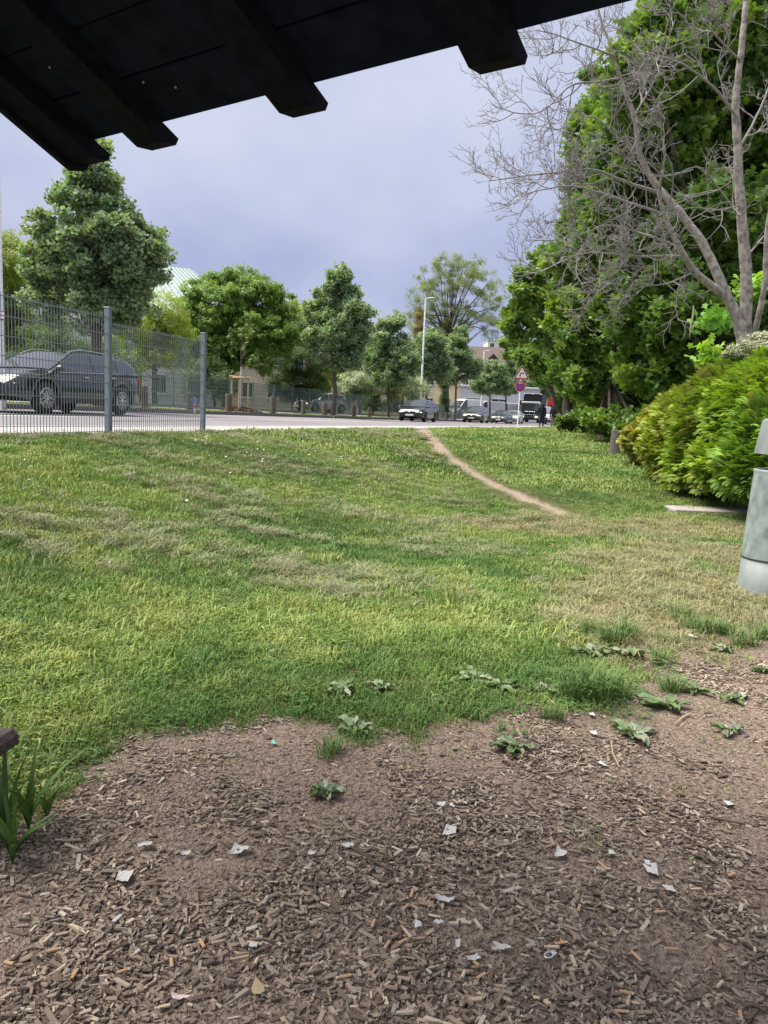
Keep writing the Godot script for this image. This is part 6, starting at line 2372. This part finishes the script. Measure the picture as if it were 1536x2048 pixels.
	for i in 1500:
		var x := R.randf_range(-1.2, 2.6)
		var z := -R.randf_range(2.0, 4.6)
		var b := bare(x, z)
		if b < 0.4 or R.randf() > 0.9 - b * 0.72 or nz3.get_noise_2d(x * 5.0, z * 5.0) < 0.0:
			continue
		var k := R.randf_range(0.5, 0.95)
		S.append(Transform3D(Basis(Vector3.UP, R.randf() * TAU).scaled(Vector3(k, k * 0.8, k)), Vector3(x, gh(x, z), z)))
		Sc.append(vary(mixc(fresh, straw, R.randf() * 0.6), 0.2, 0.1))
	var dg := G.new()                                 # daisies: a ring of petals round a yellow eye
	for k in 9:
		var a := TAU * k / 9.0
		dg.col = Color(0.8, 0.8, 0.78)
		dg.tri(Vector3(0, 0.05, 0), Vector3(cos(a + 0.3), 0, sin(a + 0.3)) * 0.013 + Vector3(0, 0.052, 0), Vector3(cos(a - 0.3), 0, sin(a - 0.3)) * 0.013 + Vector3(0, 0.052, 0))
	dg.col = Color(0.6, 0.42, 0.04)
	dg.ball(Vector3(0, 0.051, 0), Vector3(0.004, 0.003, 0.004), 6, 4)
	var DW := []
	var DC := PackedColorArray()
	for w: Array in [[1010, 875, 90, 14, 26], [560, 905, 160, 30, 26], [440, 878, 60, 8, 14], [1120, 900, 120, 24, 16], [300, 960, 250, 60, 3], [1160, 872, 60, 8, 10]]:
		for k: int in w[4]:
			var p := gp(w[0] + R.randf_range(-1, 1) * w[2], w[1] + R.randf_range(-1, 1) * w[3])
			if off_of(p.x, p.z) > -0.1:
				continue
			var sc := R.randf_range(0.6, 0.95)
			DW.append(Transform3D(Basis(Vector3.RIGHT, R.randf_range(0.2, 0.8)) .scaled(Vector3.ONE * sc), p))
			DC.append(Color.WHITE)
	tag(many("daisies", dg.mesh(), tinted("daisy_petal", 0.7, 0.3), DW, DC), "tiny white daisies dotted over the lawn", "flowers", "", "stuff")
	tag(many("grass_sprouts", near_t[1], m, S, Sc), "sparse short grass sprouting from the trodden earth", "grass", "", "stuff")
	# coarse tufts standing in the worn ground: each one a plant of its own
	var gm := tall
	var labels := ["coarse grass tuft in the wide clump between two broad leaved weeds", "coarse grass tuft behind the broad leaved weeds", "coarse grass tuft on the worn ground before the litter bin", "small coarse grass tuft on bare earth", "dark coarse grass tuft at the lawn's worn corner"]
	var tf := [[1190, 1400, 1.5, 0], [1225, 1395, 1.2, 0], [1155, 1400, 1.1, 0], [1310, 1325, 0.9, 1], [1210, 1285, 1.3, 4], [1180, 1270, 1.1, 4], [1245, 1275, 1.1, 4], [1350, 1385, 0.9, 0], [1400, 1265, 1.1, 2], [1450, 1270, 1.0, 2], [1490, 1290, 0.9, 2], [670, 1510, 0.7, 3], [1340, 1290, 0.7, 1], [1100, 1440, 0.7, 3], [1370, 1240, 1.0, 2], [1520, 1275, 0.9, 2]]
	for w: Array in tf:
		var p := gp(w[0], w[1])
		var o := thing("grass_tuft", labels[w[3]], "grass tuft", p, R.randf() * TAU, "coarse grass tufts in the worn ground")
		var wh := []
		var tc := PackedColorArray()
		for k in 3:
			var s: float = w[2] * R.randf_range(0.7, 1.0)
			wh.append(Transform3D(Basis(Vector3.UP, k * 2.1).scaled(Vector3(s, s * 0.72, s)), Vector3(R.randf_range(-0.04, 0.04), 0, R.randf_range(-0.04, 0.04))))
			tc.append(vary(Color(0.12, 0.205, 0.06), 0.15, 0.06))
		many("blades", gm, m, wh, tc, o)
	# grass verge strip already covered; tall weeds by the bench
	var lm := tinted("weed_leaf", 0.5, 0.55, 0.45)
	for w: Array in [[12, 1690, 0.30, 13], [58, 1665, 0.27, 12], [25, 1730, 0.2, 12], [95, 1640, 0.16, 10]]:
		var p := gp(w[0], w[1])
		var o := thing("ribwort_plant", "upright ribwort plant with long blade leaves beside the bench end", "plant", p, 0.0, "ribwort plants by the bench")
		for k: int in w[3]:
			var g := G.new()
			g.col = vary(Color(0.085, 0.17, 0.035), 0.25, 0.08)
			var L: float = w[2] * R.randf_range(0.55, 1.0)
			var yaw := R.randf() * TAU
			var lean := R.randf_range(0.12, 0.75)
			var rows := []
			for i in 7:
				var t := i / 6.0
				var wd := 0.0075 * sin(pow(t, 0.7) * PI) + 0.001
				var c := Vector3(sin(lean * t * 1.3) * L * t, L * t * cos(lean * t), 0)
				rows.append([c + Vector3(0, 0.003, wd), c, c + Vector3(0, 0.003, -wd)])
			g.grid(rows, false)
			mi("leaf", g.mesh(), lm, o, Vector3.ZERO, Vector3(0, yaw, 0))
	# broad leaved rosettes
	for w: Array in ros:
		var p := gp(w[0], w[1])
		var o := thing("plantain_rosette", w[3], "weed", p)
		var n := 8 + R.randi() % 8
		for k in n:
			var g := G.new()
			var pale := R.randf() < 0.3
			g.col = vary(Color(0.24, 0.28, 0.18) if pale else Color(0.13, 0.20, 0.08), 0.18, 0.06)
			var L: float = w[2] * R.randf_range(0.35, 0.95)
			var rows := []
			var lift := R.randf_range(0.03, 0.3)
			for i in 7:
				var t := i / 6.0
				var wd := L * 0.20 * pow(sin(pow(t, 1.15) * PI * 0.96), 0.8) + 0.002
				var c := Vector3(L * t, 0.006 + L * lift * sin(t * 2.4) * 0.7, 0)
				var wav := 0.006 * sin(t * 11.0 + k)
				rows.append([c + Vector3(0, 0.012 + wav, wd), c, c + Vector3(0, 0.012 - wav, -wd)])
			g.grid(rows, false)
			mi("leaf", g.mesh(), lm, o, Vector3.ZERO, Vector3(0, TAU * k / n + R.randf_range(-0.6, 0.6), R.randf_range(-0.12, 0.12)))

# ---------------------------------------------------------------- wood chips and litter
func chip_into(g: G, t: Transform3D, s: Vector3) -> void:
	# a splintered flat block: shifted corners, narrower ends
	var h := s * 0.5
	var p := []
	for k in 8:
		var q := Vector3(h.x if k & 1 else -h.x, h.y if k & 2 else -h.y, h.z if k & 4 else -h.z)
		q *= Vector3(R.randf_range(0.78, 1.08), R.randf_range(0.55, 1.1), R.randf_range(0.68, 1.1))
		p.append(t * q)
	g.quad(p[4], p[5], p[7], p[6])
	g.quad(p[1], p[0], p[2], p[3])
	g.quad(p[5], p[1], p[3], p[7])
	g.quad(p[0], p[4], p[6], p[2])
	g.quad(p[6], p[7], p[3], p[2])
	g.quad(p[0], p[1], p[5], p[4])
func chip_colour() -> Color:
	var v := R.randf()
	var c := Color(0.29, 0.225, 0.172)
	if v < 0.3:
		c = Color(0.13, 0.098, 0.075)
	elif v > 0.86:
		c = Color(0.46, 0.385, 0.30)
	return vary(c, 0.25, 0.06)
func build_litter() -> void:
	var cm := grainy("wood_chip", Color.WHITE, 0.9, 121, Vector3(30, 30, 30), 0.72, 1.0, 0.0, 0.02)
	cm.albedo_color = Color.WHITE
	cm.vertex_color_use_as_albedo = true
	var g := G.new()
	var bed := thing("mulch", "trodden wood chip mulch in front of the shelter", "mulch")
	bed.set_meta("kind", "structure")
	var cand := []
	for i in 170000:
		var z := -R.randf_range(1.0, 4.4)
		var x := R.randf_range(-1.6, 2.6)
		if absf(x) > -z * 0.56 + 0.25:
			continue
		var b := bare(x, z)
		var d := nz3.get_noise_2d(x * 1.9 + 11.0, z * 1.9) * 1.1 + nz3.get_noise_2d(x * 5.5, z * 5.5 + 7.0) * 0.9 + 0.46
		d += clampf((z + 1.9) * 0.8, -0.1, 0.6)
		if x > 0.7:
			d -= 0.22 * clampf((-z - 1.9), 0.0, 1.0)
		if R.randf() > clampf(d, 0.06, 1.0) * (b * 1.1) or b < 0.25:
			continue
		var L := 0.006 + 0.024 * pow(R.randf(), 1.6) + (0.025 if R.randf() < 0.04 else 0.0)
		var s := Vector3(L, 0.002 + 0.005 * R.randf(), minf(L * R.randf_range(0.16, 0.45), 0.0095))
		var bs := Basis(Vector3.UP, R.randf() * TAU) * Basis(Vector3.RIGHT, R.randfn(0.0, 0.16)) * Basis(Vector3.BACK, R.randfn(0.0, 0.13))
		cand.append([L / -z, Transform3D(bs, Vector3(x, gh(x, z) + s.y * R.randf_range(-0.1, 0.5) + 0.008 * R.randf() * clampf(d, 0.1, 1.0), z)), s])
	cand.sort_custom(func(a: Array, b: Array) -> bool: return a[0] > b[0])
	print("chips ", cand.size())
	for i in cand.size():
		var t: Transform3D = cand[i][1]
		if i < 300:
			var one := G.new()
			one.col = chip_colour()
			chip_into(one, Transform3D(t.basis, Vector3.ZERO), cand[i][2] * 1.15)
			mi("wood_chip", one.mesh(), cm, bed, t.origin)
		else:
			g.col = chip_colour()
			chip_into(g, t, cand[i][2])
	for i in 24000:                                   # splinters and crumbs
		var z := -R.randf_range(1.0, 4.6)
		var x := R.randf_range(-1.7, 2.7)
		if absf(x) > -z * 0.56 + 0.25 or R.randf() > bare(x, z) * 0.95:
			continue
		g.col = chip_colour()
		var L := 0.003 + 0.012 * pow(R.randf(), 2.0)
		chip_into(g, Transform3D(Basis(Vector3.UP, R.randf() * TAU), Vector3(x, gh(x, z) + 0.002, z)), Vector3(L, 0.002, 0.0018 + 0.002 * R.randf()))
	var rest := mi("wood_chips", g.mesh(), cm, bed)
	rest.set_meta("kind", "stuff")
	# cigarette ends
	var but := [[95, 1885], [105, 1908], [148, 1957], [122, 1944], [20, 1934], [343, 1930], [652, 1815], [405, 1895], [507, 1893], [512, 1931], [823, 1795], [812, 1820], [866, 1838], [808, 1888], [775, 1895], [1106, 1901], [1119, 1893], [950, 1932], [926, 1956], [1270, 1917], [1344, 1905], [1389, 1784], [1461, 1756], [1203, 1735], [1285, 1629], [1206, 1659], [1322, 1830], [1220, 1822], [1157, 1824], [1250, 1992], [1079, 2004], [1240, 2030], [1480, 2036], [328, 2021], [747, 1852], [960, 1960], [1440, 1975], [690, 1960], [245, 1950], [1175, 1912]]
	var tan_ := flat("filter_tan", Color(0.47, 0.29, 0.15), 0.85)
	var pale := flat("filter_pale", Color(0.55, 0.42, 0.27), 0.85)
	var ash := flat("filter_end", Color(0.45, 0.38, 0.3), 0.95)
	var fg := G.new()
	fg.lathe([[0.0, -0.0125], [0.0037, -0.0125], [0.0039, -0.012], [0.0038, 0.0], [0.0039, 0.012], [0.0037, 0.0125], [0.0, 0.0125]], 10)
	var fmesh := fg.mesh()
	var eg := G.new()
	eg.lathe([[0.0, 0.0], [0.0034, 0.0], [0.0038, 0.004], [0.003, 0.006], [0.0, 0.007]], 10)
	var emesh := eg.mesh()
	for i in but.size():
		var p := gp(but[i][0], but[i][1])
		var o := thing("cigarette_end", "stubbed cigarette end with tan filter lying among the wood chips", "cigarette end", p + Vector3(0, 0.009, 0), 0.0, "cigarette ends on the mulch")
		o.rotation = Vector3(PI / 2 + R.randf_range(-0.15, 0.15), R.randf() * TAU, 0)
		o.scale = Vector3(1.0, R.randf_range(0.7, 1.15), R.randf_range(0.6, 1.0))
		mi("filter", fmesh, tan_ if i % 3 else pale, o)
		mi("burnt_end", emesh, ash, o, Vector3(0, 0.0126, 0))
	# scraps of paper and plastic
	var scraps := [[248, 1762, 34, 26, "square white paper scrap lying flat on the mulch"], [480, 1708, 40, 20, "white paper scrap with a dark twig across it"], [372, 1715, 20, 9, "tiny white paper strip near the square scrap"], [623, 1714, 17, 9, "small oval white plastic bit"], [696, 1700, 26, 10, "thin white paper piece at the twig's upper end"], [900, 1668, 30, 22, "rounded white paper cup scrap on the mulch"], [882, 1615, 18, 10, "small white paper bit at the edge of bare earth"], [904, 1617, 9, 9, "tiny white crumb of paper next to the small bit"], [1122, 1714, 26, 18, "folded white paper scrap beside a chip"], [1302, 1744, 30, 26, "torn white paper leaf shaped scrap"], [1294, 1733, 14, 12, "crumpled white paper ball beside the torn scrap"], [1223, 1712, 16, 10, "white paper crumb on the bare earth"], [1458, 1613, 18, 9, "white paper scrap far out on bare earth"], [886, 1808, 46, 12, "curved white plastic strip on the mulch"], [836, 1856, 18, 16, "white paper scrap between chips below the curved strip"], [876, 1852, 20, 10, "narrow white paper scrap below the curved strip"], [1004, 1903, 38, 14, "crumpled white tissue on the mulch"], [945, 1926, 34, 12, "torn white tissue shred below the crumpled one"], [915, 1896, 12, 20, "bent white paper strip on the mulch"], [1338, 1785, 24, 14, "pointed white paper scrap on the mulch"], [362, 2004, 50, 10, "long pinkish white wrapper strip"], [290, 1697, 34, 9, "rolled white paper strip near the grass"], [506, 1899, 22, 12, "crushed white paper bit in dense chips"], [234, 1845, 10, 20, "white paper strip standing askew in chips"], [546, 1491, 9, 8, "tiny turquoise plastic bit at the lawn edge"], [1487, 1394, 14, 9, "white paper bit on the trodden earth"], [1183, 1434, 14, 6, "flat white paper bit among weeds"], [1186, 1471, 16, 8, "white wrapper bit below the weeds"], [1203, 1534, 12, 10, "crumpled white bit on bare earth"], [544, 1305, 10, 7, "white bit lying in the lawn"], [697, 1130, 10, 8, "white bit on the bright lawn patch"], [66, 962, 12, 9, "white crumpled bit on the bank below the fence"], [1477, 1183, 11, 16, "red plastic bit at the foot of the litter bin"], [1383, 1276, 14, 8, "white pebble like bit on worn ground"]]
	var paper := grainy("paper_white", Color(0.58, 0.57, 0.55), 0.8, 131, Vector3(22, 22, 22), 0.62, 1.1, 0.0, 0.012)
	var pink := flat("paper_pink", Color(0.62, 0.50, 0.47), 0.6)
	var teal := flat("plastic_teal", Color(0.12, 0.48, 0.46), 0.4)
	var redp := flat("plastic_red", Color(0.55, 0.10, 0.05), 0.4)
	for w: Array in scraps:
		var p := gp(w[0], w[1])
		var dd := -p.z
		var k := dd / FOC
		var sx: float = w[2] * k * 0.42
		var sz: float = w[3] * k * 0.42 / clampf(1.2 / maxf(dd, 0.5) * 0.9, 0.3, 1.0)
		var o := thing("paper_scrap" if not ("plastic" in w[4]) else "plastic_scrap", w[4], "litter", p + Vector3(0, 0.010, 0), R.randf_range(-0.5, 0.5))
		g = G.new()
		var rows := []
		var curl := R.randf_range(-0.3, 0.5)
		for i in 6:
			var row := []
			for j in 6:
				var u := j / 5.0 * 2 - 1
				var v := i / 5.0 * 2 - 1
				var sk := Vector2(u + 0.22 * sin(w[0] * 1.3) * v + 0.14 * sin(w[1] * 0.7) * u * v, v + 0.25 * sin(w[0] * 0.9) * u * v + 0.12 * cos(w[1] * 1.1) * u)
				row.append(Vector3(sk.x * sx, (curl * u * u + 0.3 * sin(w[1] * 0.3) * u * v + 0.12 * v * v) * sx * 0.6 + 0.002 + 0.16 * sx * sin(i * 2.7 + j * 1.9 + w[0]) * sin(j * 2.2 - i + w[1]), -sk.y * sz))
			rows.append(row)
		g.grid(rows, false)
		var under := []
		for r: Array in rows:
			var rr := []
			for q: Vector3 in r:
				rr.append(q - Vector3(0, 0.0008, 0))
			rr.reverse()
			under.append(rr)
		g.grid(under, false)
		mi("sheet", g.mesh(), pink if "pink" in w[4] else teal if "turquoise" in w[4] else redp if w[4].begins_with("red") else paper, o)
	# twigs, stems and a ring pull
	var tm := flat("dead_twig", Color(0.10, 0.075, 0.055), 0.9)
	var stem := flat("dry_stem", Color(0.38, 0.30, 0.21), 0.9)
	for w: Array in [[[[700, 1700], [760, 1735], [820, 1765], [880, 1800], [930, 1810]], 0.004, tm, "long dark twig crossing the wood chips"], [[[1222, 1488], [1225, 1510], [1238, 1540]], 0.003, stem, "dry curved plant stem on the bare earth"], [[[1080, 1555], [1120, 1550], [1150, 1540], [1162, 1515]], 0.0025, stem, "long dry stem arching over bare earth"], [[[1080, 1390], [1095, 1400], [1110, 1412]], 0.004, stem, "pale dry root like stem at the lawn edge"], [[[1420, 1640], [1460, 1648], [1490, 1655]], 0.004, tm, "dark straight twig on the trodden earth"], [[[1350, 1452], [1365, 1440], [1380, 1432]], 0.004, stem, "short dry stick under the large rosette"], [[[440, 1690], [462, 1702], [478, 1708]], 0.003, tm, "short dark twig resting on the white paper scrap"]]:
		var pts := []
		var rr := []
		var first := gp(w[0][0][0], w[0][0][1])
		for q: Array in w[0]:
			pts.append(gp(q[0], q[1]) - first + Vector3(0, 0.008 + R.randf() * 0.004, 0))
			rr.append(w[1] * R.randf_range(0.7, 1.1))
		g = G.new()
		g.tube(pts, rr, 6)
		tag(mi("twig", g.mesh(), w[2], null, first), w[3], "twig")
	var rp := gp(1097, 1919)
	var ring := thing("ring_pull", "metal drink can ring pull among the chips", "ring pull", rp + Vector3(0, 0.010, 0), 0.7)
	g = G.new()
	var ptsr := []
	var rad := []
	for k in 13:
		var a := TAU * k / 12.0
		ptsr.append(Vector3(cos(a) * 0.012, 0.001, sin(a) * 0.008))
		rad.append(0.0022)
	g.tube(ptsr, rad, 6, false)
	g.bx(Vector3(0.016, 0.0, 0), Vector3(0.012, 0.002, 0.014), 0.0008)
	mi("ring", g.mesh(), flat("aluminium", Color(0.6, 0.6, 0.62), 0.3, 0.8), ring)
	# leaf lying on the mulch, stones
	var lf := gp(520, 1998)
	g = G.new()
	g.col = Color(0.36, 0.28, 0.16)
	leaf_fan(g, Vector3.ZERO, Basis(Vector3.RIGHT, -PI / 2), [Vector2(0, 0), Vector2(0.3, 0.2), Vector2(0.34, 0.55), Vector2(0, 1.0), Vector2(-0.34, 0.55), Vector2(-0.3, 0.2)], 0.04, -0.2)
	tag(mi("dry_leaf", g.mesh(), tinted("dry_leaf", 0.8, 0.2), null, lf + Vector3(0, 0.012, 0), Vector3(0, 0.4, 0)), "dry tan leaf lying on the chips", "leaf")
